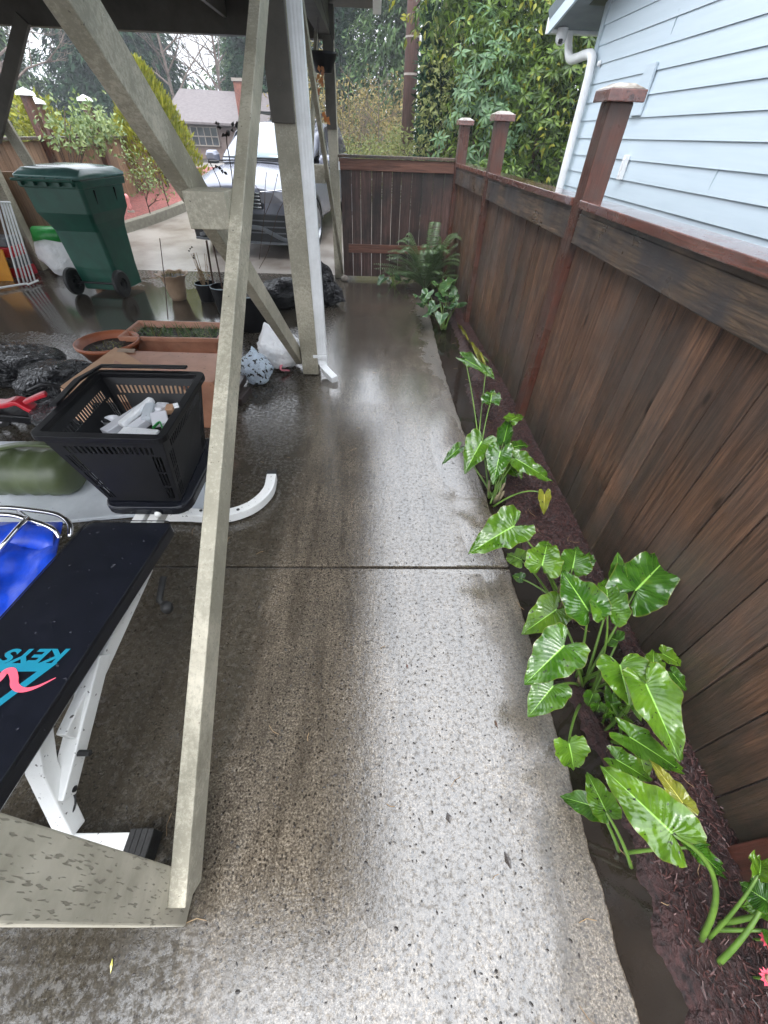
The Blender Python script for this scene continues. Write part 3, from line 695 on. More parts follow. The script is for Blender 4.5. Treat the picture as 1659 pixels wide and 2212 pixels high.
mb = MB(); mb.lathe((c.x, c.y, rz(c.y)), [(.001, -.1), (.03, -.098), (.055, -.075), (.065, -.04), (.06, .02), (.06, .036)], 20); mb.build('housing', K['whitemetal'], se, smooth=True)
mb = MB(); d = (CAM-c).normalized(); q = Vector((c.x, c.y, rz(c.y)-.055))+d*.032
mb.lathe(q, [(.001, .03), (.02, .026), (.034, .012), (.038, 0)], 18, tilt=d.to_track_quat('Z', 'Y').to_matrix()); mb.build('lens', K['carblack'], se, smooth=True)
# plates on the siding
pa = PX(1400, 175, HX); pb = PX(1425, 133, HX)
mb = MB(); mb.bb(HX-.022, HX-.002, pa.y-.09, pa.y+.1, pa.z-.22, pb.z); mb.build('trim_board', K['siding'], hs_, bevel=.002)
pa = PX(1362, 335, HX); pb = PX(1342, 388, HX)
mb = MB(); mb.bb(HX-.045, HX-.003, pb.y-.03, pa.y+.04, pb.z, pa.z); mb.bb(HX-.055, HX-.045, pb.y-.02, pa.y+.02, pb.z+.03, pa.z-.03); mb.build('outlet_box', K['whitemetal'], hs_, bevel=.004)
pa = PX(1297, 137, HX); mb = MB(); mb.lathe((HX-.003, pa.y, pa.z), [(.001, .03), (.02, .024), (.026, 0)], 12, tilt=Euler((0, -pi/2, 0)).to_matrix()); mb.build('hook', K['whitemetal'], hs_)

# ------------------------------------------------------------------ GREEN BIN
def quadring(c0, c1, c2, c3, z): return [Vector((c[0], c[1], z)) for c in (c0, c1, c2, c3)]
bn = thing('wheelie_bin', 'dark green wheeled rubbish bin with wet lid beside the driveway', 'bin', (-3.45, 5.9, 0))
ryaw = Euler((0, 0, radians(-6))).to_matrix()
def bp(x, y, z):  # bin local: x across, y depth (0 = handle side)
    v = ryaw @ Vector((x, y, 0)); return Vector((-3.46+v.x, 5.62+v.y, z))
def ring(w, y0, y1, z, ch=.03):
    return [bp(-w+ch, y0, z), bp(w-ch, y0, z), bp(w, y0+ch, z), bp(w, y1-ch, z), bp(w-ch, y1, z), bp(-w+ch, y1, z), bp(-w, y1-ch, z), bp(-w, y0+ch, z)]
mb = MB(); mb.loft([ring(.265, .1, .55, .05), ring(.265, .06, .56, .3), ring(.275, .02, .6, .68), ring(.29, -.02, .62, .76), ring(.325, -.07, .70, .86), ring(.335, -.08, .74, 1.1)])
body = mb.build('body', K['binpad'], bn, bevel=.012)
mb = MB(); mb.loft([ring(.355, -.1, .77, 1.08), ring(.36, -.105, .775, 1.15)]); mb.build('rim', K['binpad'], bn, bevel=.008)
mb = MB(); mb.loft([ring(.362, -.12, .79, 1.152, .04), ring(.365, -.13, .8, 1.185, .04), ring(.33, -.06, .72, 1.24, .08), ring(.2, .1, .5, 1.262, .05)]); mb.build('lid', K['lid'], bn, bevel=.01, smooth=True)
mb = MB()
for sx in (-.28, -.14, 0, .14, .28): a = bp(sx, -.12, 1.135); mb.box(a, (.035, .05, .07), ryaw)
mb.tube([bp(-.34, -.16, 1.15), bp(.34, -.16, 1.15)], .014, 8); mb.build('handle', K['binpad'], bn)
mb = MB()
for sy in (.12, .5): 
    mb.beam(bp(.34, sy, 1.06), bp(.318, sy, .93), .012, .02, (0, 1, 0))
mb.build('side_rib', K['black'], bn)
mb = MB(); mb.tube([bp(-.33, .03, .145), bp(.33, .03, .145)], .012, 8); mb.build('axle', K['black'], bn)
for sx in (-1, 1):
    c = bp(sx*.31, .03, .15)
    tl = (ryaw @ Euler((0, pi/2, 0)).to_matrix())
    mb = MB(); mb.lathe(c, [(.07, -.03), (.13, -.03), (.15, -.018), (.15, .018), (.13, .03), (.07, .03), (.065, .01), (.001, .012)], 28, tilt=tl); wo = mb.build('wheel', K['rubber'], bn, smooth=False)
    mb = MB(); mb.lathe(c, [(.001, .022), (.03, .02), (.03, -.02), (.001, -.022)], 12, tilt=tl); mb.build('hub', K['black'], wo)

# ------------------------------------------------------------------ SUV
car = thing('parked_car', 'silver grey car with black front trim parked nose first on the driveway', 'car', (-2.05, 8.0, .05))
cyaw = radians(-11); pit = math.atan(.05)
RC = Matrix.Rotation(cyaw, 3, 'Z') @ Matrix.Rotation(pit, 3, 'X')
CO = Vector((-2.15, 7.88, .03))
def cpnt(x, y, z): return CO + RC @ Vector((x*1.04, y, z))
# sections along the car: half profile from sill to roof centre line (x,z); y = distance from the nose
def carsec(y, pts): return [cpnt(x, y, z) for x, z in pts] + [cpnt(-x, y, z) for x, z in reversed(pts)]
B = [(0.02, [(.62, .28), (.66, .4), (.68, .55), (.66, .8), (.5, .91), (0, .935)]),
     (0.10, [(.78, .25), (.82, .4), (.84, .55), (.81, .82), (.6, .95), (0, .975)]),
     (0.35, [(.87, .24), (.9, .4), (.92, .6), (.9, .85), (.75, .99), (0, 1.015)]),
     (0.9, [(.88, .24), (.92, .4), (.93, .65), (.92, .9), (.8, 1.03), (0, 1.07)]),
     (1.35, [(.88, .24), (.92, .4), (.93, .7), (.92, .95), (.82, 1.07), (0, 1.11)]),
     (2.4, [(.88, .24), (.92, .4), (.93, .7), (.91, 1.0), (.83, 1.08), (0, 1.1)]),
     (4.1, [(.88, .26), (.92, .4), (.93, .7), (.9, 1.0), (.82, 1.06), (0, 1.08)]),
     (4.45, [(.8, .35), (.84, .5), (.85, .7), (.8, 1.0), (.7, 1.04), (0, 1.05)])]
mb = MB(); mb.loft([carsec(y, p) for y, p in B]); mb.build('body', K['carpaint'], car, smooth=True, bevel=.0, sub=2)
# cabin
Cb = [(1.2, [(.8, 1.0), (.78, 1.02), (.7, 1.05), (0, 1.09)]),
      (1.55, [(.83, 1.02), (.79, 1.18), (.7, 1.26), (0, 1.33)]),
      (2.1, [(.84, 1.03), (.74, 1.4), (.64, 1.5), (0, 1.54)]),
      (2.6, [(.84, 1.03), (.74, 1.4), (.63, 1.55), (0, 1.59)]),
      (3.8, [(.83, 1.03), (.73, 1.42), (.61, 1.53), (0, 1.56)]),
      (4.35, [(.8, 1.0), (.7, 1.2), (.6, 1.35), (0, 1.4)])]
mb = MB(); mb.loft([carsec(y, p) for y, p in Cb]); mb.build('cabin', K['carpaint'], car, smooth=True, sub=2)
mb = MB()
def patch(mb, rows):
    n = len(rows[0]); mb.add([v for r in rows for v in r], [(i*n+k, i*n+k+1, (i+1)*n+k+1, (i+1)*n+k) for i in range(len(rows)-1) for k in range(n-1)])
rows = []
for t in [i/6 for i in range(7)]:
    y = 1.27+.83*t; zc = 1.145+.4*t; hw = .74-.11*t
    rows.append([cpnt(hw*u, y+.12*abs(u)**2.2, zc-.05*abs(u)**2+.012) for u in [k/6-1 for k in range(13)]])
patch(mb, rows); mb.build('windscreen', K['windscreen'], car, smooth=True, solid=.008)
for s in (1, -1):
    mb = MB(); patch(mb, [[cpnt(s*x, y, z) for y, z, x in ((1.75, 1.1, .845), (2.3, 1.09, .855), (3.0, 1.09, .855), (3.7, 1.1, .85))], [cpnt(s*x, y, z) for y, z, x in ((2.15, 1.42, .765), (2.5, 1.5, .745), (3.0, 1.52, .735), (3.6, 1.48, .74))]])
    mb.build('side_window', K['darkglass'], car, solid=.008)
    mb = MB(); c = cpnt(s*1.0, 1.55, 1.13); mb.loft([[c+RC @ Vector((sx*.11*k, yy, sz*.075*k)) for sx, sz in ((-1, -.8), (1, -.8), (1.05, .3), (.7, 1), (-.7, 1), (-1.05, .2))] for yy, k in ((-.07, .6), (-.03, .95), (.05, 1), (.07, .95))]); mi = mb.build('mirror', K['carpaint'], car, bevel=.01)
    mb = MB(); mb.box(c+RC @ Vector((0, 0, -.085)), (.17, .09, .03), RC); mb.build('mirror_base', K['carblack'], mi)
    # headlight
    mb = MB(); patch(mb, [[cpnt(s*x, y-.012, z) for x, y, z in ((.42, .0, .87), (.58, .03, .875), (.74, .08, .885), (.87, .22, .9))], [cpnt(s*x, y-.012, z) for x, y, z in ((.42, -.01, .75), (.58, .02, .745), (.74, .06, .755), (.87, .17, .79))]])
    hl = mb.build('headlight', K['lamp'], car, solid=.02)
    mb = MB(); mb.beam(cpnt(s*.42, -.02, .88), cpnt(s*.86, .19, .91), .012, .012); mb.build('light_strip', K['chrome'], hl)
    # grey flared fins in the lower bumper
    mb = MB(); mb.sqtube(polyline([cpnt(s*.1, -.02, .43), cpnt(s*.35, -.025, .425), cpnt(s*.5, -.005, .36), cpnt(s*.68, .03, .28), cpnt(s*.84, .14, .26)], 5), .05, .055); mb.build('bumper_fin', K['cargrey'], car, bevel=.01)
    for (yy) in (.93, 3.6):
        c = cpnt(s*.86, yy, .345); tl = RC @ Euler((0, s*pi/2, 0)).to_matrix()
        mb = MB(); mb.lathe(c, [(.001, -.1), (.3, -.1), (.34, -.08), (.35, 0), (.34, .09), (.3, .105), (.24, .1)], 32, tilt=tl); w = mb.build('wheel', K['rubber'], car, smooth=True)
        mb = MB(); mb.lathe(c, [(.24, .1), (.22, .07), (.08, .06), (.05, .085), (.001, .088)], 32, tilt=tl)
        for k in range(5):
            a = 2*pi*k/5; v = tl @ Vector((cos(a)*.13, sin(a)*.13, .08)); mb.box(c+v, (.2, .05, .02), tl @ Matrix.Rotation(a, 3, 'Z'))
        mb.build('rim', K['rim'], w)
        mb = MB(); pts = [c+RC @ Vector((s*.072, cos(a)*.39, sin(a)*.39+.01)) for a in [pi*k/14 for k in range(15)]]
        mb.sqtube(pts, .05, .05, RC @ Vector((s, 0, 0))); mb.build('arch_trim', K['carblack'], car)
# grille and bumper
mb = MB(); patch(mb, [[cpnt(x, -.025+.05*abs(x)**2, z) for x in (-.42, -.2, 0, .2, .42)] for z in (.67, .875)]); gr = mb.build('grille', K['carblack'], car, solid=.03)
mb = MB()
for z in (.7, .745, .79, .835, .87): mb.beam(cpnt(-.42, -.05, z), cpnt(.42, -.05, z), .01, .014)
mb.build('grille_bars', K['chrome'], gr)
mb = MB(); mb.lathe(cpnt(0, -.06, .79), [(.045, 0), (.058, 0), (.058, .01), (.045, .01), (.045, 0)], 24, tilt=RC @ Euler((pi/2, 0, 0)).to_matrix())
for s in (-1, 1):
    mb.beam(cpnt(s*.03, -.066, .825), cpnt(s*.012, -.066, .758), .006, .008); mb.beam(cpnt(s*.0, -.066, .795), cpnt(s*.012, -.066, .758), .006, .008)
mb.build('badge', K['chrome'], gr)
mb = MB(); patch(mb, [[cpnt(x, -.0+.12*abs(x)**3, z) for x in [k/5*.82 for k in range(-5, 6)]] for z in (.235, .35, .5, .6)]); lb = mb.build('lower_grille', K['carblack'], car, solid=.03)
mb = MB()
for z in (.36, .44, .52): mb.sqtube([cpnt(x, -.02+.12*abs(x)**3, z) for x in [k/5*.72 for k in range(-5, 6)]], .012, .016)
mb.build('lower_bars', K['cargrey'], lb)
mb = MB(); mb.sqtube([cpnt(x, -.03+.12*abs(x)**3, .225) for x in [k/5*.8 for k in range(-5, 6)]], .05, .03); mb.build('front_lip', K['cargrey'], car)
for s in (1, -1):
    mb = MB(); mb.sqtube(polyline([cpnt(s*.66, 2.15, 1.53), cpnt(s*.67, 2.3, 1.60), cpnt(s*.66, 3.0, 1.65), cpnt(s*.64, 3.9, 1.59)], 4), .03, .03); mb.build('roof_rail', K['carblack'], car)
mb = MB(); mb.beam(cpnt(-.72, 2.5, 1.67), cpnt(.72, 2.5, 1.67), .06, .03); mb.build('cross_bar', K['carblack'], car)
for s in (-.35, .3):
    mb = MB(); mb.beam(cpnt(s-.3, 1.235, 1.15), cpnt(s+.25, 1.26, 1.165), .02, .015); mb.build('wiper', K['carblack'], car)
mb = MB(); mb.sqtube([cpnt(x, 1.22+.12*abs(x)**2.2, 1.125-.05*x*x) for x in [k/5*.74 for k in range(-5, 6)]], .06, .02); mb.build('cowl', K['carblack'], car)

# ------------------------------------------------------------------ EXERCISE BENCH
be = thing('exercise_bench', 'white framed exercise bench with long black padded board, short seat behind', 'exercise bench', (-1.0, .9, 0))
def tz(y): return (1.15-y)*.065
def tiltp(mb): 
    for v in mb.v: v.z += tz(v.y)
def pad(x0, x1, y0, y1, z0, z1, name, r=.05, rot=None, cen=None):
    mb = MB(); pts = []
    for cx, cy, a0 in ((x1-r, y0+r, -pi/2), (x1-r, y1-r, 0), (x0+r, y1-r, pi/2), (x0+r, y0+r, pi)):
        for k in range(6): a = a0+pi/2*k/5; pts.append(Vector((cx+r*cos(a), cy+r*sin(a), 0)))
    ctr = Vector(((x0+x1)/2, (y0+y1)/2, 0)); rings = []
    for z, s in ((z0, .97), (z0+.01, 1), (z1-.012, 1), (z1-.002, .985), (z1, .95)): rings.append([ctr+(p-ctr)*1.0*Vector((1, 1, 1)).x*s+Vector((0, 0, z)) for p in pts])
    mb.loft(rings); 
    if name == 'back_pad':
        tiltp(mb)
        for v in mb.v: v.x -= (1.15-v.y)*.045
    o = mb.build(name, K['vinyl'], be, bevel=.003); return o
pad(-1.135, -.80, -.2, 1.15, .385, .445, 'back_pad', .035)
mb = MB(); sq = []
for cx, cy, a0 in ((-.83, -.17, -pi/2), (-.83, 1.12, 0), (-1.105, 1.12, pi/2), (-1.105, -.17, pi)):
    for k in range(6): a = a0+pi/2*k/5; sq.append((cx+.028*cos(a), cy+.028*sin(a), .4455))
mb.tube(sq+[sq[0]], .0022, 6); tiltp(mb); mb.v = [Vector((v.x-(1.15-v.y)*.045, v.y, v.z)) for v in mb.v]; mb.build('seam', K['vinyl'], be)
pad(-1.17, -.80, 1.27, 1.82, .355, .405, 'seat_pad', .07)
W_ = K['white']
mb = MB(); mb.sqtube([(-.94, .42, .38), (-.93, .33, .27), (-.895, .22, .06)], .055, .05, (0, 1, 0)); mb.build('front_leg', W_, be, bevel=.004)
mb = MB(); mb.beam((-.865, .98, .37), (-.885, .4, .3), .03, .06, (1, 0, 0)); mb.beam((-.87, .62, .37), (-.9, .28, .17), .05, .055, (1, 0, 0)); mb.build('side_strut', W_, be, bevel=.004)
mb = MB(); mb.bb(-1.25, -.71, .155, .21, .02, .075); mb.build('front_foot', W_, be, bevel=.004)
for (a_, b_) in ((-.71, -.64), (-1.32, -1.25)):
    mb = MB()
    for k in range(4): mb.bb(a_+k*.0175+.001, a_+k*.0175+.0165, .148, .217, .006, .08)
    mb.bb(a_, b_, .152, .213, .01, .076); mb.build('foot_cap', K['rubber'], be)
for x in (-.955, -1.02):
    mb = MB(); mb.beam((x, 1.72, .33), (x, .9, .33), .045, .05); mb.build('centre_rail', W_, be, bevel=.003)
mb = MB(); mb.sqtube([(-1.0, 1.62, .3), (-1.0, 1.66, .1)], .05, .05, (0, 1, 0)); mb.build('rear_leg', W_, be, bevel=.004)
rf_ = polyline([G(300, 1112, .04), G(400, 1112, .04), G(480, 1115, .04), G(540, 1098, .04), G(578, 1065, .045), G(588, 1030, .05)], 6)
mb = MB(); mb.sqtube(rf_, .058, .055); mb.build('rear_foot', W_, be, bevel=.005)
e0 = rf_[-1]; dd = (rf_[-1]-rf_[-3]).normalized(); mb = MB(); mb.beam(e0-dd*.005, e0+dd*.035, .058, .058)
mb.build('foot_cap', K['rubber'], be, bevel=.004)
mb = MB()
for (x, y, z) in ((-.862, .375, .24), (-.90, .3, .17)): mb.tube([(x+.03, y, z), (x-.09, y, z)], .009, 8)
for p_ in (G(435, 1105, .06), G(515, 1103, .06)): mb.lathe(p_, [(.001, .01), (.009, .01), (.009, 0)], 8)
mb.build('bolt', K['rubber'], be)
mb = MB(); mb.tube([(-.8, .95, .34), (-.8, .87, .3), (-.77, .85, .29)], .012, 8); mb.lathe((-.765, .845, .29), [(.001, -.02), (.018, -.018), (.022, 0), (.018, .018), (.001, .02)], 12); mb.build('adjuster_knob', K['rubber'], be, smooth=True)
mb = MB(); mb.tube([(-.90+.026*cos(a), .27+.03*sin(a), .13+.02*sin(a)) for a in [k*pi/8 for k in range(17)]], .003, 6); mb.build('cable_tie', K['rubber'], be)
mb = MB(); c = Vector((-.93, 1.262, .372)); mb.lathe(c, [(.001, .015), (.01, .012), (.016, 0)], 12, tilt=Euler((pi/2, 0, 0)).to_matrix()); mb.build('pad_button', W_, be, smooth=True)
# printing on the board (reads upside down from here)
zt = .4475
def text_mesh(s, size, loc, rotz, mat, name, parent, shear=0.25, sx=1.0):
    cu = bpy.data.curves.new(name, 'FONT'); cu.body = s; cu.size = size; cu.shear = shear; cu.offset = .0022; cu.extrude = 0
    to = bpy.data.objects.new(name, cu); C.objects.link(to); dg = bpy.context.evaluated_depsgraph_get()
    me = bpy.data.meshes.new_from_object(to.evaluated_get(dg)); C.objects.unlink(to); bpy.data.objects.remove(to)
    R_ = Matrix.Rotation(rotz, 4, 'Z'); me.transform(Matrix.Translation(Vector(loc)-rootloc(parent)) @ R_ @ Matrix.Diagonal((sx, 1, 1, 1)))
    for v in me.vertices: v.co.z += tz(v.co.y+rootloc(parent).y)
    me.materials.append(mat); o = bpy.data.objects.new(name, me); C.objects.link(o); o.parent = parent; return o
k0 = G(149, 1400, .485); k1 = G(149, 1425, .485)
text_mesh('KEYS', .06, (k0.x+.008, k0.y-.004, zt), pi, K['teal'], 'lettering', be, .25, 1.3)
A_ = G(124, 1432, .488); th = .2; tw = .25
def tri(cx, y0, w, h, z, thick, mb):
    o = [(cx+w/2, y0), (cx-w/2, y0), (cx, y0-h)]; c = (cx, y0-h*.38)
    i = [(c[0]+(p[0]-c[0])*(1-thick), c[1]+(p[1]-c[1])*(1-thick)) for p in o]
    mb.add([(x, y, z) for x, y in o+i], [(0, 1, 4, 3), (1, 2, 5, 4), (2, 0, 3, 5)])
mb = MB(); tri(A_.x-tw/2, A_.y, tw, th, zt, .33, mb); tiltp(mb); mb.build('logo_triangle', K['teal'], be)
mb = MB(); sw = [Vector((G(x, y, .488).x, G(x, y, .488).y, zt+.0008)) for x, y in ((-30, 1495), (0, 1468), (12, 1452), (26, 1450), (32, 1465), (34, 1482), (50, 1492), (80, 1486), (122, 1465))]
pl = polyline(sw, 5); n = len(pl); vs = []
for i, p in enumerate(pl):
    d = (pl[min(i+1, n-1)]-pl[max(i-1, 0)]).normalized(); s = Vector((-d.y, d.x, 0)); w = .009*(1-max(0, (i/n-.55)/.45)**1.5)+.0005
    vs += [p+s*w, p-s*w]
mb.add(vs, [(2*i, 2*i+1, 2*i+3, 2*i+2) for i in range(n-1)]); tiltp(mb); mb.build('logo_swoosh', K['pinkprint'], be)

# ------------------------------------------------------------------ SHOPPING BASKET AND WHAT IS IN IT
sb = thing('shopping_basket', 'black plastic shopping basket standing on the bench seat', 'basket', (-1.05, 1.6, .405))
def bk(u, v, z):    # u,v in -1..1; corner positions interpolated between floor and rim
    t = (z-.41)/(.715-.41)
    bl, br, tr_, tl_ = (-1.14, 1.31), (-.84, 1.31), (-.86, 1.73), (-1.17, 1.73)
    BL, BR, TR, TL = (-1.3, 1.345), (-.825, 1.335), (-.845, 1.885), (-1.33, 1.885)
    def L(p, q): return (p[0]+(q[0]-p[0])*t, p[1]+(q[1]-p[1])*t)
    a, b, c, d = L(bl, BL), L(br, BR), L(tr_, TR), L(tl_, TL)
    s = (u+1)/2; r = (v+1)/2
    return Vector(((a[0]*(1-s)+b[0]*s)*(1-r)+(d[0]*(1-s)+c[0]*s)*r, (a[1]*(1-s)+b[1]*s)*(1-r)+(d[1]*(1-s)+c[1]*s)*r, z))
def wallpanel(mb, A, B, za, zb, slots=0, u0=0, u1=1):
    """Wall between rim parameter points A,B (u,v) from za to zb, with vertical slots cut out between u0..u1"""
    def pt(s, z): return bk(A[0]+(B[0]-A[0])*s, A[1]+(B[1]-A[1])*s, z)
    def strip(s0, s1, z0, z1): mb.add([pt(s0, z0), pt(s1, z0), pt(s1, z1), pt(s0, z1)], [(0, 1, 2, 3)])
    if not slots: strip(0, 1, za, zb); return
    if u0 > 0: strip(0, u0, za, zb)
    if u1 < 1: strip(u1, 1, za, zb)
    for k in range(slots):
        a = u0+(u1-u0)*k/slots; b = u0+(u1-u0)*(k+.45)/slots
        strip(a, b, za, zb)
    strip(u1-.004, u1, za, zb)
mb = MB(); cs = [(-1, -1), (1, -1), (1, 1), (-1, 1)]
for i in range(4):
    A, Bq = cs[i], cs[(i+1) % 4]
    wallpanel(mb, A, Bq, .41, .425)
    # side slots at the ends, solid middle
    def pt(s, z, A=A, Bq=Bq): return bk(A[0]+(Bq[0]-A[0])*s, A[1]+(Bq[1]-A[1])*s, z)
    for s0, s1 in ((0, .05), (.072, .085), (.105, .12), (.14, .86), (.88, .895), (.915, .928), (.95, 1)):
        mb.add([pt(s0, .425), pt(s1, .425), pt(s1, .63), pt(s0, .63)], [(0, 1, 2, 3)])
    for zz in (.48, .55):
        mb.add([pt(0, zz), pt(1, zz), pt(1, zz+.008), pt(0, zz+.008)], [(0, 1, 2, 3)])
    wallpanel(mb, A, Bq, .63, .64); wallpanel(mb, A, Bq, .64, .672, 17 if i % 2 == 0 else 21, .1, .9); wallpanel(mb, A, Bq, .672, .72)
mb.add([bk(u, v, .412) for u, v in cs], [(0, 1, 2, 3)])
mb.build('walls', K['black'], sb, solid=.004)
mb = MB(); rim = []
for (cu, cv, a0) in ((1, -1, -pi/2), (1, 1, 0), (-1, 1, pi/2), (-1, -1, pi)):
    for k in range(5):
        a = a0+pi/2*k/4; rim.append(bk(cu*.93+.1*cos(a), cv*.93+.1*sin(a), .715))
rim.append(rim[0]); rim.append(rim[1]); mb.sqtube(rim, .034, .026); mb.build('rim', K['black'], sb, bevel=.003)
mb = MB()
hA = bk(-1.06, .35, .73); hB = bk(-.75, 1.1, .73)
mb.sqtube([bk(-1.08, -.3, .735), bk(-1.12, .55, .737), bk(-.95, 1.12, .737), bk(.7, 1.13, .737)], .03, .012); mb.build('handle', K['black'], sb, bevel=.004)
# contents
def bar_box(c, d, yaw_, tilt, mat, name, label, cat, bev=.003):
    R_ = Matrix.Rotation(radians(yaw_), 3, 'Z') @ Matrix.Rotation(radians(tilt), 3, 'X')
    mb = MB(); mb.box((0, 0, 0), d); mb.v = [Vector(c)+R_ @ v for v in mb.v]; o = mb.build(name, mat, bevel=bev, origin=c); return tag(o, label, cat)
bz = .55
c1 = G(275, 905, .6); c2 = G(310, 912, .6)
bar_box(c1, (.05, .24, .035), -28, 6, K['clear'], 'plastic_case', 'long clear plastic case, left one in the shopping basket', 'case')
bar_box(c2, (.05, .25, .035), -28, 8, K['clear'], 'plastic_case', 'long clear plastic case, right one in the shopping basket', 'case')
bar_box(G(322, 893, .62), (.05, .11, .045), 8, 15, K['foam'], 'crumpled_packet', 'grey foil packet standing up among the cases in the basket', 'packet', .012)
bar_box(G(300, 936, .6), (.17, .06, .02), -8, 4, K['whitebag'], 'paper_pouch', 'white paper pouch at the front of the shopping basket', 'pouch', .006)
bar_box(G(368, 884, .62), (.035, .05, .03), 10, 5, K['cardlight'], 'wood_block', 'small pale wooden block in the shopping basket', 'block')
bar_box(bk(0, 0, .5), (.3, .4, .13), 0, 0, K['black'], 'dark_packing', 'dark packing filling the bottom of the shopping basket', 'packing', .02)
bar_box(G(296, 890, .63), (.035, .2, .03), -24, 10, K['whitebag'], 'paper_tube', 'white rolled paper between the two clear plastic cases', 'paper roll', .008)
bar_box(G(345, 905, .625), (.07, .09, .02), 25, 12, K['clear'], 'clear_pouch', 'crumpled clear pouch at the right side of the basket contents', 'pouch', .006)
bar_box(G(345, 880, .62), (.06, .08, .025), -5, -8, K['clear'], 'clear_tray', 'clear plastic tray at the back right of the basket contents', 'tray', .006)
mb = MB(); pp = [G(x, y, .64) for x, y in ((330, 925), (345, 912), (352, 925), (366, 910), (378, 898), (390, 905))]
mb.sqtube(polyline(pp, 4), .006, .01); tag(mb.build('green_ribbon', K['green_print'], origin=pp[0]), 'green ribbon strip lying over the basket contents', 'ribbon')
c = G(238, 905, .6); mb = MB(); mb.lathe(c, [(.03, -.06), (.036, .0), (.038, .0), (.034, -.002), (.03, -.055)], 20); tag(mb.build('plastic_cup', K['clear'], origin=c, smooth=True), 'small clear plastic cup at the left inside the basket', 'cup')
mb = MB(); c = G(380, 876, .733); mb.box(c, (.02, .03, .008), Matrix.Rotation(.5, 3, 'Z')); tag(mb.build('paper_scrap', K['whitebag'], origin=c), 'white paper scrap stuck to the right rim of the basket', 'paper scrap')

# ------------------------------------------------------------------ LEFT FOREGROUND CLUTTER
# grey white board lying on the slab
mb = MB(); q = [G(-60, 960, 0), G(60, 960, 0), G(440, 985, 0), G(450, 1105, 0), G(-60, 1150, 0)]
mb.poly([(p.x, p.y, .003) for p in q], (0, 0, .025)); tag(mb.build('foam_board', K['foam'], bevel=.006, origin=(q[0].x, q[0].y, 0)), 'speckled grey white board lying flat under the bench seat', 'board')
# olive container
oc = thing('olive_container', 'ribbed olive green plastic container lying on the grey white board', 'container', (-1.95, 1.9, .03))
c0 = PY(-50, 1045, 1.92); ax = Vector((1, -.12, 0)).normalized()
mb = MB(); st = Vector((-2.1, 1.84, .15)); en = Vector((-1.69, 1.84, .15))
rings = []
for k in range(17):
    t = k/16; p = st.lerp(en, t); r = .128*(1-.35*max(0, (t-.86)/.14)**2) * (1.0+(.05 if k % 4 == 0 else 0)); rings.append([p+Vector((0, cos(a)*r*1.15, sin(a)*r)) for a in [2*pi*j/20 for j in range(20)]])
mb.loft(rings); mb.build('body', K['olive'], oc, smooth=True)
mb = MB(); mb.sqtube(polyline([(-2.1, 1.88, .27), (-1.95, 1.88, .3), (-1.8, 1.88, .3), (-1.7, 1.88, .26)], 4), .035, .018); mb.build('handle', K['olive'], oc, bevel=.004)
# blue folding chair with chrome tubes
ch = thing('folding_chair', 'folded chair of bright blue fabric with chrome tube frame beside the bench', 'folding chair', (-1.35, 1.1, 0))
mb = MB(); fr = [G(-90, 1100, .3), G(0, 1096, .3), G(70, 1102, .3), G(125, 1112, .3), G(150, 1132, .28), G(152, 1160, .25)]
mb.tube(polyline(fr, 6), .011, 10); mb.build('frame_tube', K['chrome'], ch, smooth=True)
mb = MB(); mb.tube(polyline([G(-60, 1110, .33), G(20, 1112, .33), G(60, 1122, .32), G(110, 1140, .3), G(130, 1165, .26)], 6), .011, 10); mb.build('frame_tube', K['chrome'], ch, smooth=True)
mb = MB(); mb.tube([G(-20, 1210, .3), G(35, 1145, .32), G(60, 1118, .33)], .011, 10); mb.build('frame_tube', K['chrome'], ch, smooth=True)
mb = MB(); mb.tube([G(40, 1105, .29), G(90, 1140, .27)], .009, 10); mb.build('frame_tube', K['chrome'], ch, smooth=True)
mb = MB(); N = 12; rows = []
for j in range(N+1):
    row = []
    for i in range(N+1):
        x = -80+ (215)*i/N; y = 1128+250*j/N
        if i == N: x += 0
        z = .26+.02*sin(i*1.1+j*.5)+.012*cos(j*1.7)
        row.append(G(x-10*(j/N)*0-j*4.0, y, z))
    rows.append(row)
patch(mb, rows); mb.build('seat_fabric', K['blue'], ch, smooth=True, solid=.006)
mb = MB(); rows = [[G(-70+190*i/8-j*5, 1118+60*j/4, .31+.008*sin(i*2)) for i in range(9)] for j in range(5)]; 
rows = [[G(-60+ (175)*i/8, 1135+26*j+6*sin(i), .30-.02*j) for i in range(9)] for j in range(3)]
patch(mb, rows); mb.build('fabric_fold', K['blue'], ch, smooth=True, solid=.006)

# cardboard box
bx_ = thing('cardboard_box', 'wet speckled cardboard box with one flap open behind the basket', 'cardboard box', (-1.6, 2.75, 0))
TL, TR, FR = Vector((-1.93, 3.05, 0)), Vector((-1.1, 3.03, 0)), Vector((-1.07, 2.55, 0)); FL = Vector((-1.78, 2.6, 0))
mb = MB(); mb.poly([TL, TR, FR, FL], (0, 0, .36)); mb.build('carton', K['card'], bx_, bevel=.004)
f0 = Vector((TL.x, TL.y, .362)); f1 = Vector((FL.x+.0, FL.y, .362)); f2 = G(270, 868, .33); f3 = G(132, 836, .33)
mb = MB(); mb.add([G(250, 750, .365), G(430, 862, .362), G(185, 870, .33), G(131, 835, .33)], [(0, 1, 2, 3)]); mb.build('flap', K['cardlight'], bx_, solid=.005)
mb = MB(); mb.add([G(131, 838, .325), G(200, 868, .325), G(200, 920, .2), G(150, 900, .18)], [(0, 1, 2, 3)]); fl = mb.build('flap', K['cardlight'], bx_, solid=.005)
mb = MB()
for px in (140, 148): mb.add([G(px-1.2, 846, .333), G(px+1.2, 846, .333), G(px+1.2, 857, .32), G(px-1.2, 857, .32)], [(0, 1, 2, 3)])
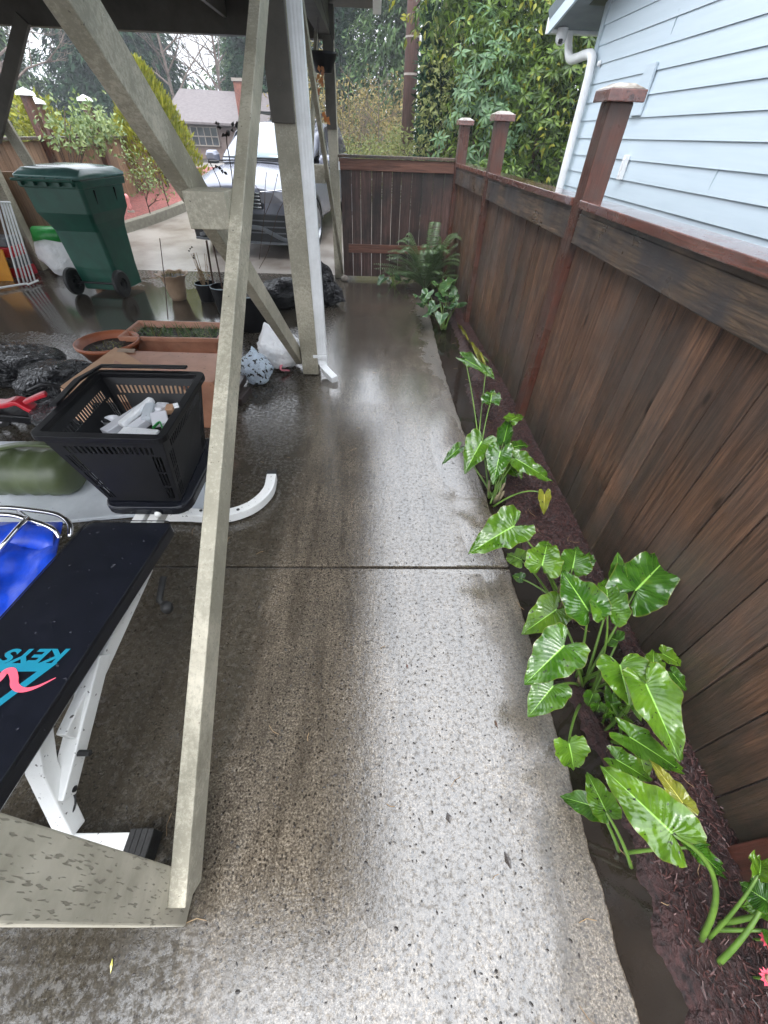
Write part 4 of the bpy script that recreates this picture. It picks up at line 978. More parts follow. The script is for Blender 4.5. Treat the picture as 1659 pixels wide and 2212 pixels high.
mb.add([G(136, 859, .322), G(155, 861, .322), G(155, 863, .32), G(136, 861, .32)], [(0, 1, 2, 3)])
mb.build('print', K['carblack'], fl)
mb = MB(); mb.add([G(256, 752, .368), G(292, 754, .368), G(290, 762, .368), G(252, 760, .368)], [(0, 1, 2, 3)]); mb.build('label', K['urn'], bx_)
# pavers
for k, (px, py, z, w) in enumerate(((528, 862, 0, .2), (522, 850, .055, .18))):
    c = G(px, py, 0); mb = MB(); mb.box((c.x-.03, c.y, z+.03), (.12, .22, .055), Matrix.Rotation(radians(-8+6*k), 3, 'Z'))
    tag(mb.build('brick', K['paver'], bevel=.006, origin=c), ('dark wet brick lowest in the pile right of the cardboard box', 'dark wet brick lying on top of the pile beside the cardboard box')[k], 'brick', 'dark bricks')
# rectangular planter
pt_ = thing('window_planter', 'long faded terracotta plastic trough planter with green grass', 'planter', (-1.9, 3.97, 0))
def rect(cx, cy, w, d, z): return [Vector((cx-w, cy-d, z)), Vector((cx+w, cy-d, z)), Vector((cx+w, cy+d, z)), Vector((cx-w, cy+d, z))]
cx, cy = -1.87, 3.97
mb = MB(); mb.loft([rect(cx, cy, .38, .15, .03), rect(cx, cy, .42, .19, .155), rect(cx, cy, .45, .215, .158), rect(cx, cy, .455, .22, .2), rect(cx, cy, .43, .195, .2), rect(cx, cy, .40, .17, .14)], caps=False); mb.add(rect(cx, cy, .38, .15, .03), [(0, 1, 2, 3)])
mb.build('trough', K['terrapale'], pt_, bevel=.005)
mb = MB(); mb.loft([rect(cx, cy, .41, .18, .0), rect(cx, cy, .44, .2, .04), rect(cx, cy, .43, .19, .045)]); mb.build('saucer', K['terra'], pt_, bevel=.004)
mb = MB(); mb.add(rect(cx, cy, .405, .172, .15), [(0, 1, 2, 3)]); mb.build('soil', K['soil'], pt_)
def blades(cx, cy, w, d, z, n, L, mat, name, parent, spread=.7, r=rnd):
    mb = MB()
    for i in range(n):
        p = Vector((cx+r.uniform(-w, w), cy+r.uniform(-d, d), z)); a = r.uniform(0, 2*pi); s = r.uniform(.2, spread); l = L*r.uniform(.5, 1.2)
        d1 = Vector((cos(a)*s, sin(a)*s, 1)).normalized(); side = Vector((-sin(a), cos(a), 0))*.0035
        q1 = p+d1*l*.5; q2 = p+d1*l*.85+Vector((cos(a), sin(a), -.2))*l*.3*s
        mb.add([p-side, p+side, q1+side*.8, q1-side*.8, q2], [(0, 1, 2, 3), (3, 2, 4)])
    return mb.build(name, mat, parent)
o = blades(cx, cy, .38, .15, .15, 420, .09, K['grass'], 'grass', pt_, 1.6); o['kind'] = 'stuff'
o = blades(cx+.1, cy-.14, .3, .03, .17, 26, .16, K['grassdry'], 'dry_grass', pt_, 2.2); o['kind'] = 'stuff'
def stick(px0, py0, px1, py1, p0, Y1, r, name, label, mat=None, cat='stake'):
    a = Vector(p0); b = PY(px1, py1, Y1); mb = MB(); mid = a.lerp(b, .5)+Vector((.006, 0, 0)); mb.tube([a, mid, b], [r, r*.9, r*.7], 6)
    return tag(mb.build(name, mat or K['twig'], origin=a), label, cat)
stick(0, 0, 345, 515, (G(363, 690, .15)), 4.05, .005, 'plant_stake', 'thin dark stake standing in the long trough planter')
# round bowl
bw = thing('bowl_planter', 'round terracotta bowl planter left of the trough planter', 'bowl planter', (-2.38, 3.7, 0))
bc = (-2.37, 3.66, 0)
mb = MB(); mb.lathe(bc, [(.001, .005), (.15, .005), (.2, .07), (.245, .165), (.262, .17), (.264, .2), (.25, .2), (.235, .165), (.2, .12)], 48); mb.build('bowl', K['terra'], bw, smooth=True)
mb = MB(); mb.lathe(bc, [(.001, .145), (.22, .14)], 32); mb.build('soil', K['soil'], bw)
o = blades(bc[0], bc[1], .12, .12, .14, 60, .06, K['grassdry'], 'sprouts', bw, 1.6); o['kind'] = 'stuff'
# urn pot
uc = G(385, 650, 0); ur = thing('urn_pot', 'tan flared plant pot with wavy rim', 'plant pot', (uc.x, uc.y+.05, 0))
c = (uc.x-.005, uc.y+.06, 0)
mb = MB(); mb.lathe(c, [(.001, .004), (.085, .004), (.1, .06), (.125, .2), (.15, .265), (.185, .285), (.185, .295), (.165, .29), (.14, .255)], 48, wav=(5, .05, 9, .008)); mb.build('pot', K['urn'], ur, smooth=True)
mb = MB(); mb.lathe(c, [(.001, .27), (.15, .262)], 24); mb.build('soil', K['soil'], ur)
o = blades(c[0], c[1], .1, .1, .27, 60, .07, K['scrub'], 'dead_growth', ur, 1.4); o['kind'] = 'stuff'
# black nursery pots
def npot(cx, cy, r, h, label, dead=0):
    t_ = thing('nursery_pot', label, 'plant pot', (cx, cy, 0), 'black nursery pots')
    mb = MB(); mb.lathe((cx, cy, 0), [(.001, .004), (r*.8, .004), (r*.97, h-.03), (r, h-.03), (r, h), (r*.96, h), (r*.94, h-.05)], 36); mb.build('pot', K['black'], t_, smooth=False)
    mb = MB(); mb.lathe((cx, cy, 0), [(.001, h-.05), (r*.93, h-.055)], 24); mb.build('soil', K['soil'], t_)
    mb = MB(); mb.lathe((cx, cy, 0), [(r*1.005, h-.004), (r*1.005, h+.002), (r*.985, h+.003)], 36); mb.build('rim_edge', K['sidetrim'], t_)
    if dead:
        mb = MB()
        for i in range(dead):
            a = rnd.uniform(0, 2*pi); s = rnd.uniform(.02, .09); H_ = rnd.uniform(.15, .38); p = Vector((cx+cos(a)*s*.5, cy+sin(a)*s*.5, h-.05)); q = p+Vector((cos(a)*s, sin(a)*s, H_))
            mb.tube([p, p.lerp(q, .5)+rv()*.01, q], .0025, 4); 
            for k in range(4): add_leaf(mb, p.lerp(q, rnd.uniform(.1, .6)), rv(), rv(), .05, .02)
        mb.build('dead_stems', K['straw'], t_)
        mb = MB()
        for i in range(7): 
            p = Vector((cx-.05+rnd.uniform(-.05, .04), cy, h+rnd.uniform(.12, .4))); mb.lathe(p, [(.001, -.01), (.012, 0), (.001, .01)], 6)
        mb.build('seed_heads', K['debris'], t_)
    return t_
c = G(446, 655, 0); npot(c.x, c.y+.12, .125, .2, 'black plastic plant pot with dry seed stems beside the tan wavy pot', 14)
c = G(490, 682, 0); npot(c.x, c.y+.14, .16, .28, 'black plastic plant pot behind the leaning beige brace')
npot(-1.32, 4.62, .2, .36, 'largest black plastic plant pot beside the shiny bin bags')
# dead stems rising in front of the car
ds_ = thing('dead_plant', 'tall bare dead stems with curled leaves in front of the car bonnet', 'dead plant', (-1.85, 5.1, .2))
def stempx(keys, Y, r, root=None):
    pts = [PY(x, y, Y) for x, y in keys]
    if root is not None: pts = pts+[Vector(root)]
    return polyline(pts, 4)
rootp = (-1.75, 5.15, .2)
for kk, rr in ((((490, 282), (490, 310), (496, 345), (503, 410), (500, 520)), .005), (((450, 345), (463, 370), (478, 410), (492, 500)), .004), (((545, 440), (548, 400), (565, 420)), .003), (((600, 375), (590, 420), (570, 470)), .003), (((625, 420), (600, 460), (580, 540), (560, 580)), .003), (((576, 372), (573, 400), (570, 470), (560, 560)), .003)):
    mb = MB(); mb.tube(stempx(kk, 5.15, rr), rr, 5); mb.build('stem', K['bark'], ds_)
mb = MB()
for (x, y) in ((490, 284), (478, 275), (502, 276), (488, 290), (497, 292), (464, 362), (480, 366), (482, 372), (517, 300), (470, 270), (508, 268)):
    p = PY(x, y, 5.15)
    for k in range(2): add_leaf(mb, p, rv(), Vector((0, -1, .3)), .05, .03, .4)
mb.build('leaves', K['debris'], ds_)
mb = MB(); mb.tube([(-1.92, 5.35, .16), PY(452, 560, 5.35), PY(446, 520, 5.3)], .012, 6); mb.build('stem', K['bark'], ds_); mb = MB(); mb.tube([(-1.7, 5.0, .2), PY(455, 500, 5.0)], .009, 6); mb.build('stem', K['bark'], ds_)

# crumpled bags
def bag(name, label, cat, c, size, mat, seed, tie=None, sub=3, amp=.2, freq=3.2, mats=None, flat=.9, group=None):
    bm = bmesh.new(); bmesh.ops.create_icosphere(bm, subdivisions=5, radius=1)
    off = Vector((seed*7.1, seed*3.3, seed*1.7))
    for v in bm.verts:
        d = v.co.normalized(); n1 = mnoise.ridged_multi_fractal(Vector((d.x, d.y, d.z*.6))*freq*.42+off, 1.1, 2.0, 3, 1.0, 1.6)
        n2 = mnoise.noise(d*1.4+off); rr = 1+amp*.5*(n1-1.2)*.6+.22*n2+.05*mnoise.noise(d*6+off)
        p = d*rr
        if tie:
            tt = Vector(tie).normalized(); k = max(0, d.dot(tt)-.72)/.28
            if k > 0: p = p.lerp(tt*(1.15+.5*k), k*.75)
        v.co = Vector((p.x*size[0], p.y*size[1], max(-flat, p.z)*size[2]))
    zmin = min(v.co.z for v in bm.verts)
    me = bpy.data.meshes.new(name); 
    for v in bm.verts: v.co.z -= zmin
    bm.to_mesh(me); bm.free(); me.materials.append(mat)
    for p in me.polygons: p.use_smooth = True
    o = bpy.data.objects.new(name, me); C.objects.link(o); o.location = (c[0], c[1], c[2] if len(c) > 2 else .003); return tag(o, label, cat, group)
c = G(620, 672, 0); bag('garbage_bag', 'glossy black bin bag slumped beside the largest black pot', 'bin bag', (c.x-.05, c.y+.15), (.3, .22, .17), K['blackglossy'], 1, group='black bin bags')
bag('garbage_bag', 'glossy black bin bag with tied neck behind the downspout post', 'bin bag', (-.76, 5.72), (.25, .2, .25), K['blackglossy'], 2, tie=(-.35, -.2, 1), group='black bin bags')
bag('garbage_bag', 'glossy black bin bag lying at the right of the tied one', 'bin bag', (-.56, 5.55), (.17, .2, .13), K['blackglossy'], 3, tie=(1, -.5, -.3), group='black bin bags')
bag('garbage_bag', 'large black bin bag on the floor left of the cardboard box', 'bin bag', (-2.45, 3.0), (.3, .25, .14), K['blackglossy'], 4, group='black bin bags')
bag('garbage_bag', 'dull black bin bag at the left edge behind the red tool', 'bin bag', (-3.0, 3.28), (.42, .3, .14), K['blackglossy'], 5, group='black bin bags')
bag('garbage_bag', 'black bin bag under the open carton flap', 'bin bag', (-2.1, 2.55), (.27, .22, .12), K['blackglossy'], 6, group='black bin bags')
wb = bag('plastic_bag', 'crumpled white carrier bag with pink trim near the downspout post', 'plastic bag', (-.86, 3.66), (.22, .16, .16), K['whitebag'], 9, tie=(-.3, .1, 1), amp=.3, freq=4)
mb = MB(); pk = [G(x, y, z) for x, y, z in ((552, 770, .1), (566, 757, .14), (590, 778, .1), (612, 777, .09), (606, 797, .05), (625, 800, .02))]
mb.sqtube(polyline(pk, 4), .02, .01); mb.v = [v-Vector(wb.location) for v in mb.v]; o = mb.build('pink_trim', K['pink']); o.parent = wb
bag('speckled_bag', 'pale blue bag with black speckles beside the white carrier bag', 'plastic bag', (-1.0, 3.33), (.13, .14, .12), K['speckbag'], 12, tie=(-.1, .3, 1), amp=.12, freq=3)
# sack by the fence
sk = bag('soil_sack', 'white woven sack with green printed top behind the green bin', 'sack', (-4.42, 6.6), (.27, .17, .27), K['whitebag'], 15, amp=.12, freq=2.5)
mb = MB(); q = [Vector((-4.42+.24*cos(a), 6.6+.15*sin(a), .43+.02*sin(3*a))) for a in [2*pi*k/16 for k in range(16)]]
rings = [[v+Vector((0, 0, 0)) for v in q], [Vector((-4.42+(v.x+4.42)*.9, 6.6+(v.y-6.6)*.7, .53+.02*sin(k))) for k, v in enumerate(q)], [Vector((-4.42+(v.x+4.42)*.75, 6.6+(v.y-6.6)*.3, .57)) for v in q]]
mb.loft(rings); mb.v = [v-Vector(sk.location) for v in mb.v]; o = mb.build('green_top', K['green_print'], smooth=True); o.parent = sk

# drying rack leaning at the left
rk_ = thing('drying_rack', 'folded white metal drying rack standing at the left edge', 'drying rack', (-4.6, 6.0, 0))
def rod(a, b, r=.011): mb = MB(); mb.tube([a, b], r, 8); mb.build('rod', K['whitemetal'], rk_, smooth=True)
for px0, px1, yy in ((2, 52, 5.95), (8, 60, 6.0), (14, 68, 6.05), (20, 76, 6.1), (-6, 42, 5.9)):
    a = PY(px0, 438, yy+.15); b = G(px1, 612-(px1-42)*.15, .02); rod(a, b)
rod(G(-60, 632, .03), G(60, 612, .03), .013); rod(PY(-12, 436, 6.05), PY(22, 437, 6.25), .011); rod(G(60, 615, .03), G(82, 606, .03), .012)
ob_ = thing('orange_board', 'orange yellow board standing behind the drying rack rods', 'board', (-4.95, 6.0, 0))
mb = MB(); a = PY(-40, 540, 6.2); b = PY(4, 540, 6.2); c_ = PY(30, 612, 6.2); d_ = PY(-40, 625, 6.2); mb.poly([a, b, c_, d_], (0, .02, 0)); mb.build('panel', K['orange'], ob_, bevel=.003)
rc_ = thing('red_crate', 'red and grey plastic crate behind the drying rack', 'crate', (-4.85, 6.5, 0))
c = PY(22, 545, 6.5)
for i, (z0, z1, mt) in enumerate(((.0, .12, 'red'), (.122, .24, 'cargrey'), (.242, .36, 'red'), (.362, .46, 'cargrey'))):
    mb = MB(); mb.bb(c.x-.16+.01*i, c.x+.14-.01*i, 6.35, 6.65, z0+.002, z1); mb.build('tray', K[mt], rc_, bevel=.012)
# red and black tool at the left edge
rt_ = thing('toy_mower', 'red and black wheeled tool at the left edge beside the bin bags', 'tool', (-2.15, 2.2, 0))
def gp(x, y, z): return G(x, y, z)
mb = MB(); mb.sqtube(polyline([gp(-30, 870, .16), gp(10, 872, .18), gp(40, 866, .2), gp(75, 884, .14), gp(100, 892, .1)], 5), .09, .035); mb.build('red_cover', K['red'], rt_, bevel=.01)
mb = MB(); mb.sqtube(polyline([gp(55, 868, .2), gp(85, 855, .24), gp(100, 850, .25)], 4), .05, .03); mb.build('red_arm', K['red'], rt_, bevel=.008)
mb = MB(); mb.sqtube(polyline([gp(-40, 890, .1), gp(40, 895, .09), gp(105, 902, .05)], 5), .14, .06); mb.build('deck', K['black'], rt_, bevel=.012)
for (x, y) in ((0, 905), (62, 900)):
    c = gp(x, y, .05); mb = MB(); tl = Euler((pi/2, 0, .3)).to_matrix(); mb.lathe(c, [(.001, .03), (.035, .03), (.055, .025), (.06, 0), (.055, -.025), (.001, -.03)], 20, tilt=tl); w = mb.build('wheel', K['rubber'], rt_, smooth=False)
    mb = MB(); mb.lathe(c, [(.001, .036), (.02, .034), (.024, .03)], 12, tilt=tl); mb.build('hub', K['chrome'], w)
mb = MB(); mb.tube(polyline([gp(100, 895, .08), gp(160, 893, .1), gp(240, 900, .1)], 4), .01, 8); mb.tube(polyline([gp(60, 845, .2), gp(100, 830, .25), gp(140, 842, .2)], 4), .012, 8); mb.build('handle_bar', K['black'], rt_, smooth=True)

# hanging basket under the roof beyond the post
hb = thing('hanging_basket', 'dark green hanging flower basket with an orange leaf under the carport roof', 'hanging basket', (-.62, 5.6, 1.9))
c = PY(698, 120, 5.9)
mb = MB(); mb.lathe((c.x, c.y, c.z-.12), [(.001, 0), (.08, .005), (.13, .12), (.145, .14), (.135, .14)], 24); mb.build('pot', K['black'], hb, smooth=True)
mb = MB()
for k in range(3):
    a = 2*pi*k/3; mb.tube([(c.x+cos(a)*.13, c.y+sin(a)*.13, c.z+.01), (c.x, c.y, 2.5)], .002, 4)
mb.build('wire', K['black'], hb)
mb = MB()
for (x, y) in ((690, 150), (688, 165), (694, 172), (703, 245), (706, 250), (685, 185)):
    for k in range(3): add_leaf(mb, PY(x, y, 5.8)+rv()*.03, Vector((rnd.uniform(-1, 1), 0, -1)), Vector((0, -1, 0)), .05, .035)
mb.build('leaves', mat_leaf('dry_orange_leaf', (.3, .1, .05), (.5, .2, .06)), hb)

# ------------------------------------------------------------------ LEFT GARDEN: curb, bed, fence
def hp(x, y): return (x, y, hprof(y))
cu = [Vector((-5.9, 7.6, 0)), Vector((-5.0, 8.5, 0)), Vector((-4.62, 9.3, 0)), Vector((-4.28, 10.7, 0)), Vector((-4.1, 12.5, 0)), Vector((-4.0, 16, 0))]
for v in cu: v.z = hprof(v.y)+.05
mb = MB(); mb.sqtube(polyline(cu, 5), .16, .2); tag(mb.build('curb', K['curb'], bevel=.01), kind='structure')
mb = MB(); pl = polyline(cu, 5); vs = []; fs = []
for i, p in enumerate(pl):
    for k in range(9): t = k/8; x = p.x-.07+(-5.5-(p.x-.07))*t; vs.append((x, p.y, p.z+.04+.1*sin(t*2.4)+.03*mnoise.noise(Vector((x*5, p.y*5, 0)))))
for i in range(len(pl)-1):
    for k in range(8): a = i*9+k; fs.append((a, a+1, a+10, a+9))
mb.add(vs, fs); tag(mb.build('garden_bed', K['mulch_red']), kind='structure')
lf = thing('garden_fence', 'weathered brown board fence with tall capped posts at the left', 'fence', (-5.5, 9.5, .3))
mb = MB(); y = 5.6
while y < 14:
    w = .145; mb.bb(-5.5+rnd.uniform(-.006, .006), -5.475, y+.004, y+w-.004, hprof(y)-.05, 1.36+rnd.uniform(-.01, .01)); y += w
mb.build('fence_boards', K['brownfence'], lf)
mb = MB(); mb.bb(-5.56, -5.4, 5.6, 14, 1.375, 1.41); mb.build('cap_rail', K['rail'], lf)
for (px, py) in ((50, 192), (75, 212), (180, 207)):
    p = PX(px, py, -5.44 if px != 75 else -5.9)
    mb = MB(); mb.bb(p.x-.06, p.x+.06, p.y-.06, p.y+.06, hprof(p.y)-.05, p.z-.07); po = mb.build('post', K['redpost'], lf)
    mb = MB(); b0 = [(-.1, -.1, -.07), (.1, -.1, -.07), (.1, .1, -.07), (-.1, .1, -.07)]; mb.add([Vector(p)+Vector(v) for v in b0+[(-.09, -.09, -.03), (.09, -.09, -.03), (.09, .09, -.03), (-.09, .09, -.03), (0, 0, .02)]],
        [(3, 2, 1, 0), (0, 1, 5, 4), (1, 2, 6, 5), (2, 3, 7, 6), (3, 0, 4, 7), (4, 5, 8), (5, 6, 8), (6, 7, 8), (7, 4, 8)]); mb.build('post_cap', K['whitemetal'], po)
# near left fence of wide boards behind the rack
nf = thing('side_fence', 'short run of wide brown boards behind the drying rack', 'fence', (-5.1, 7.0, 0))
mb = MB()
for k in range(4): mb.bb(-5.46+k*.26, -5.205+k*.26, 7.0+.004*(k % 2), 7.03+.004*(k % 2), -.05, 1.1)
mb.build('fence_boards', K['brownfence'], nf, bevel=.004)
# pink ornament in the bed
c = PY(277, 438, 9.3); on = thing('garden_ornament', 'small pink standing ornament in the red mulch bed', 'ornament', (c.x, c.y, c.z-.1))
mb = MB(); mb.lathe((c.x, c.y, c.z-.12), [(.001, 0), (.03, 0), (.04, .06), (.03, .12), (.045, .17), (.04, .22), (.015, .25), (.001, .25)], 12, tilt=None); mb.build('figure', mat_simple('pink_resin', (.65, .25, .24), (.5, .17, .16), 8), on, smooth=True)
mb = MB(); mb.lathe((c.x, c.y, c.z-.14), [(.001, 0), (.06, 0), (.06, .025), (.001, .03)], 12); mb.build('base', K['stone'], on)

# ------------------------------------------------------------------ VEGETATION
def tree_thing(name, label, cat, base, group=None): return thing(name, label, cat, base, group)
def crown_cloud(mb, centre, rad, n, L, W, r, clump=None, up_bias=.2, shell=.55, droop=0):
    centre = Vector(centre)
    for i in range(n):
        d = rv(r); rr = shell+(1-shell)*r.random()**.6
        w = 1+.28*mnoise.noise(d*2.2+centre)
        p = centre+Vector((d.x*rad[0], d.y*rad[1], d.z*rad[2]))*rr*w
        if clump:
            for k in range(clump):
                dr = (rv(r)+d*.7+Vector((0, 0, up_bias-droop))).normalized()
                add_leaf(mb, p+rv(r)*L*.5, dr, (rv(r)+Vector((0, 0, 1))+d*.5), L*r.uniform(.6, 1.2), W*r.uniform(.7, 1.2))
        else:
            add_leaf(mb, p, (rv(r)+Vector((0, 0, up_bias-droop))), rv(r)+Vector((0, 0, 1)), L, W)
def whorls(mb, centre, rad, n, L, W, r, k=8, yfront=True):
    centre = Vector(centre)
    for i in range(n):
        d = rv(r)
        if yfront and d.y > .3: d.y = -d.y
        rr = .6+.42*r.random(); w = 1+.2*mnoise.noise(d*2.5+centre)
        p = centre+Vector((d.x*rad[0], d.y*rad[1], d.z*rad[2]))*rr*w
        ax = (d+Vector((0, -.2, .5))+rv(r)*.5).normalized(); a = ax.orthogonal().normalized(); b = ax.cross(a)
        ph = r.uniform(0, 6.28)
        for q in range(k):
            an = ph+2*pi*q/k; dr = a*cos(an)+b*sin(an)
            add_leaf(mb, p+dr*.01, dr+ax*r.uniform(-.5, .5)+Vector((0, 0, -.15)), ax, L*r.uniform(.75, 1.15), W, .1)
def branchy(mb, base, H_, r, n=9, spread=.35, r0=.06, depth=2, lean=(0, 0)):
    base = Vector(base); top = base+Vector((lean[0], lean[1], H_)); tr = [base, base.lerp(top, .35)+rv(r)*.05*H_*.2, base.lerp(top, .7)+rv(r)*.04*H_*.3, top]
    mb.tube(tr, [r0, r0*.75, r0*.5, r0*.15], 7)
    def rec(p, d, L, rad, dep):
        rad = max(rad, r0*.06)
        q1 = p+d*L*.5+rv(r)*L*.06; q2 = p+d*L+rv(r)*L*.1+Vector((0, 0, L*.08)); mb.tube([p, q1, q2], [rad, rad*.7, rad*.25], 5, cap=False)
        if dep > 0:
            for k in range(4):
                t = r.uniform(.3, .95); s = p.lerp(q1, t*2) if t < .5 else q1.lerp(q2, t*2-1)
                rec(s, (d+rv(r)*.75+Vector((0, 0, .2))).normalized(), L*r.uniform(.35, .6), rad*.45, dep-1)
    for i in range(n):
        t = .2+.75*(i+r.random())/n; p = base.lerp(top, t); a = r.uniform(0, 2*pi)
        rec(p, Vector((cos(a), sin(a), r.uniform(.3, 1.1))).normalized(), H_*spread*(1.15-t), r0*(1-t)*.6+.006, depth)

r1 = random.Random(11)
# rhododendron wall right of the pole
SH = [((1.75, 9.3, 1.6), (.8, .8, 1.5), 150, 'laurel', 'tall rhododendron with broad blue green leaf whorls behind the gate'),
      ((2.9, 9.6, 1.9), (1.1, .9, 1.9), 330, 'rhodo', 'dense dark green rhododendron between the gate and the blue house'),
      ((1.2, 9.9, 1.5), (.55, .6, 1.5), 260, 'yellowgreen', 'yellow green leafed shrub at the right of the utility pole'),
      ((2.3, 10.4, 3.4), (1.9, .9, 1.3), 330, 'rhodo', 'high rhododendron top rising over the other shrubs'),
      ((1.9, 7.9, .95), (.5, .35, .5), 90, 'rhodo', 'low green shrub just behind the red fence posts')]
for i, (c, rad, n, mk, lab) in enumerate(SH):
    t_ = thing('rhododendron', lab, 'shrub', (c[0], c[1], hprof(c[1])), 'shrubs behind the gate')
    mb = MB()
    if mk == 'yellowgreen': crown_cloud(mb, c, rad, 700, .11, .045, r1, 2, .0, .4, .5)
    else:
        whorls(mb, c, rad, n, .145, .042, r1, 8)
        m2 = MB(); crown_cloud(m2, c, (rad[0]*.9, rad[1]*.85, rad[2]*.95), int(rad[0]*rad[2]*620), .12, .036, r1, 3, 0, .3, .7); m2.build('crown', K['rhodo'], t_)
    mb.build('crown', K['scrubgreen'] if mk == 'yellowgreen' else K[mk], t_)
    if i == 3 or i == 1:
        mb = MB(); crown_cloud(mb, c, (rad[0]*1.0, rad[1]*1.0, rad[2]), 260, .13, .05, r1, 3, 0, .7, .4); mb.build('crown_yellow_leaves', K['yellowgreen'], t_)
    mb = MB(); branchy(mb, (c[0], c[1]+.1, hprof(c[1])-.05), max(.8, rad[2]*1.1), r1, 9, .5, .045, 1); mb.build('trunk', K['bark'], t_)
# dark thicket behind to close the gaps
def wood(name, label, x0, x1, y0, y1, z0, z1, n, L, mat, r, W=None, kind='stuff'):
    mb = MB()
    for i in range(n):
        x = r.uniform(x0, x1); y = r.uniform(y0, y1); zt_ = z1*(.75+.45*mnoise.noise(Vector((x*.9, y*.3, 7)))+.2*mnoise.noise(Vector((x*3, y*2, 7))))
        z = z0+(max(zt_, z0+.2)-z0)*r.random()**.8; add_leaf(mb, Vector((x, y, z)), rv(r)+Vector((0, 0, .2)), rv(r)+Vector((0, -.3, 1)), L*r.uniform(.6, 1.4), (W or L*.4))
    return tag(mb.build(name, mat, origin=((x0+x1)/2, y0, z0)), label, 'undergrowth', kind=kind)
wood('thicket', 'dark leafy undergrowth behind the rhododendrons', .9, 6.5, 10.9, 12, .3, 6.5, 20000, .22, K['conifer'], r1)
wood('scrub', 'yellow brown autumn scrub left of the utility pole beyond the gate', -2.8, 1.8, 14.5, 18, .4, 3.3, 12000, .09, K['scrub'], r1)
wood('scrub', 'olive green low scrub directly beyond the gate', -2.6, 1.4, 12.2, 14.2, .3, 1.9, 8000, .09, K['scrubgreen'], r1)
for k, (x, y) in enumerate(((-.7, 15.0), (.1, 14.6), (-1.5, 15.4))):
    t_ = thing('bare_bush', ('tangled bare bush in the scrub nearest the carport post', 'tangled bare bush right beside the utility pole', 'tangled bare bush seen behind the downspout')[k], 'bush', (x, y, 1), 'bare bushes in the scrub')
    mb = MB(); branchy(mb, (x, y, .4), 2.4, r1, 14, .45, .02, 2); mb.build('branches', K['twig'], t_)
# utility pole
up_ = thing('utility_pole', 'brown wooden utility pole with conduit between scrub and rhododendron', 'utility pole', (.85, 14, 1))
mb = MB(); mb.tube([(.84, 14, .7), (.85, 14, 4), (.86, 14, 8)], [.165, .155, .14], 20); mb.build('shaft', K['pole'], up_, smooth=True)
mb = MB(); mb.tube([(1.02, 13.9, .8), (1.03, 13.9, 8)], .022, 8); mb.build('conduit', K['whitemetal'], up_)
mb = MB(); mb.lathe((.85, 14, 2.62), [(.162, 0), (.168, 0), (.168, .04), (.162, .04)], 20); mb.build('band', K['stone'], up_); mb = MB(); mb.lathe((.85, 14, 3.2), [(.16, 0), (.166, 0), (.166, .03), (.16, .03)], 20); mb.build('band', K['stone'], up_)

def conifer(base, H_, R_, n, mat, label, seed, name='conifer_tree', group='conifers beyond the driveway', L=.35, droop=.25):
    r = random.Random(seed); t_ = thing(name, label, 'tree', base, group); base = Vector(base)-Vector((0, 0, .45))
    mb = MB(); mb.tube([base-Vector((0, 0, .2)), base+Vector((0, 0, H_*.5)), base+Vector((0, 0, H_))], [H_*.02, H_*.012, .01], 8); mb.build('trunk', K['bark'], t_)
    mb = MB()
    for i in range(n):
        t = r.random()**.8; z = H_*(.04+.96*t); rr = R_*(1-t)**.8*(1+.15*sin(z*5)); a = r.uniform(0, 2*pi); ln = rr*r.uniform(.75, 1.1)
        d = Vector((cos(a), sin(a), 0)); st = 7
        for k in range(st):
            s = (k+1)/st; p = base+Vector((0, 0, z))+d*ln*s+Vector((0, 0, -droop*ln*s*s+.1*ln*s))
            add_leaf(mb, p+rv(r)*.06*ln, (d+rv(r)*.6+Vector((0, 0, -.35))), Vector((0, 0, 1))+rv(r)*.5, L*r.uniform(.6, 1.2), L*.3)
            add_leaf(mb, p+rv(r)*.1*ln, (rv(r)*.8+Vector((0, 0, -.8))), rv(r), L*r.uniform(.5, 1.), L*.25)
    mb.build('crown', mat, t_); return t_
conifer((1.2, 24, 1), 11, 3.2, 2600, K['conifer2'], 'mid green conifer behind the utility pole', 31, L=.3)
conifer((-1.6, 27, 1), 13, 2.8, 2600, K['conifer'], 'dark conifer left of the utility pole', 32, L=.32)
conifer((-15.5, 36, 1), 11, 4.8, 5000, K['conifer'], 'largest blue green conifer rising above the brown roof', 33, L=.55)
conifer((-9.0, 40, 1), 8, 3, 1100, K['conifer2'], 'small pale conifer beside the chimney', 34, L=.4)
conifer((-6.5, 31, 1), 8, 1.8, 1100, K['conifer'], 'narrow dark conifer between the brace and the post', 35, L=.35)
conifer((5.5, 22, 1), 12, 3.5, 900, K['conifer'], 'dark conifer behind the rhododendron tops', 36, L=.32)
conifer((-21, 33, 1), 8, 3, 1300, K['conifer2'], 'leftmost grey green conifer beyond the left fence', 37, L=.4)
# yellow green clipped conifer
yc_ = thing('golden_cypress', 'golden yellow green cone shaped cypress beside the brown roofed house', 'shrub', (-4.95, 12.6, .65))
mb = MB(); base = Vector((-5.05, 12.6, .6)); r2 = random.Random(5)
for i in range(5200):
    t = r2.random()**.75; a = r2.uniform(0, 2*pi); R_ = .98*(1-t)**.62*(1+.1*mnoise.noise(Vector((a*2, t*6, 0)))); p = base+Vector((cos(a)*R_, sin(a)*R_, 1.95*t))*r2.uniform(.78, 1.1)
    p.z = base.z+1.95*t
    add_leaf(mb, p, Vector((cos(a)*.7, sin(a)*.7, 1))+rv(r2)*.3, Vector((cos(a), sin(a), .3))+rv(r2)*.8, r2.uniform(.06, .17), .045)
mb.build('crown', K['yellowgreen'], yc_); mb = MB(); mb.tube([base-Vector((0, 0, .1)), base+Vector((0, 0, 1.6))], [.05, .02], 8); mb.build('trunk', K['bark'], yc_)
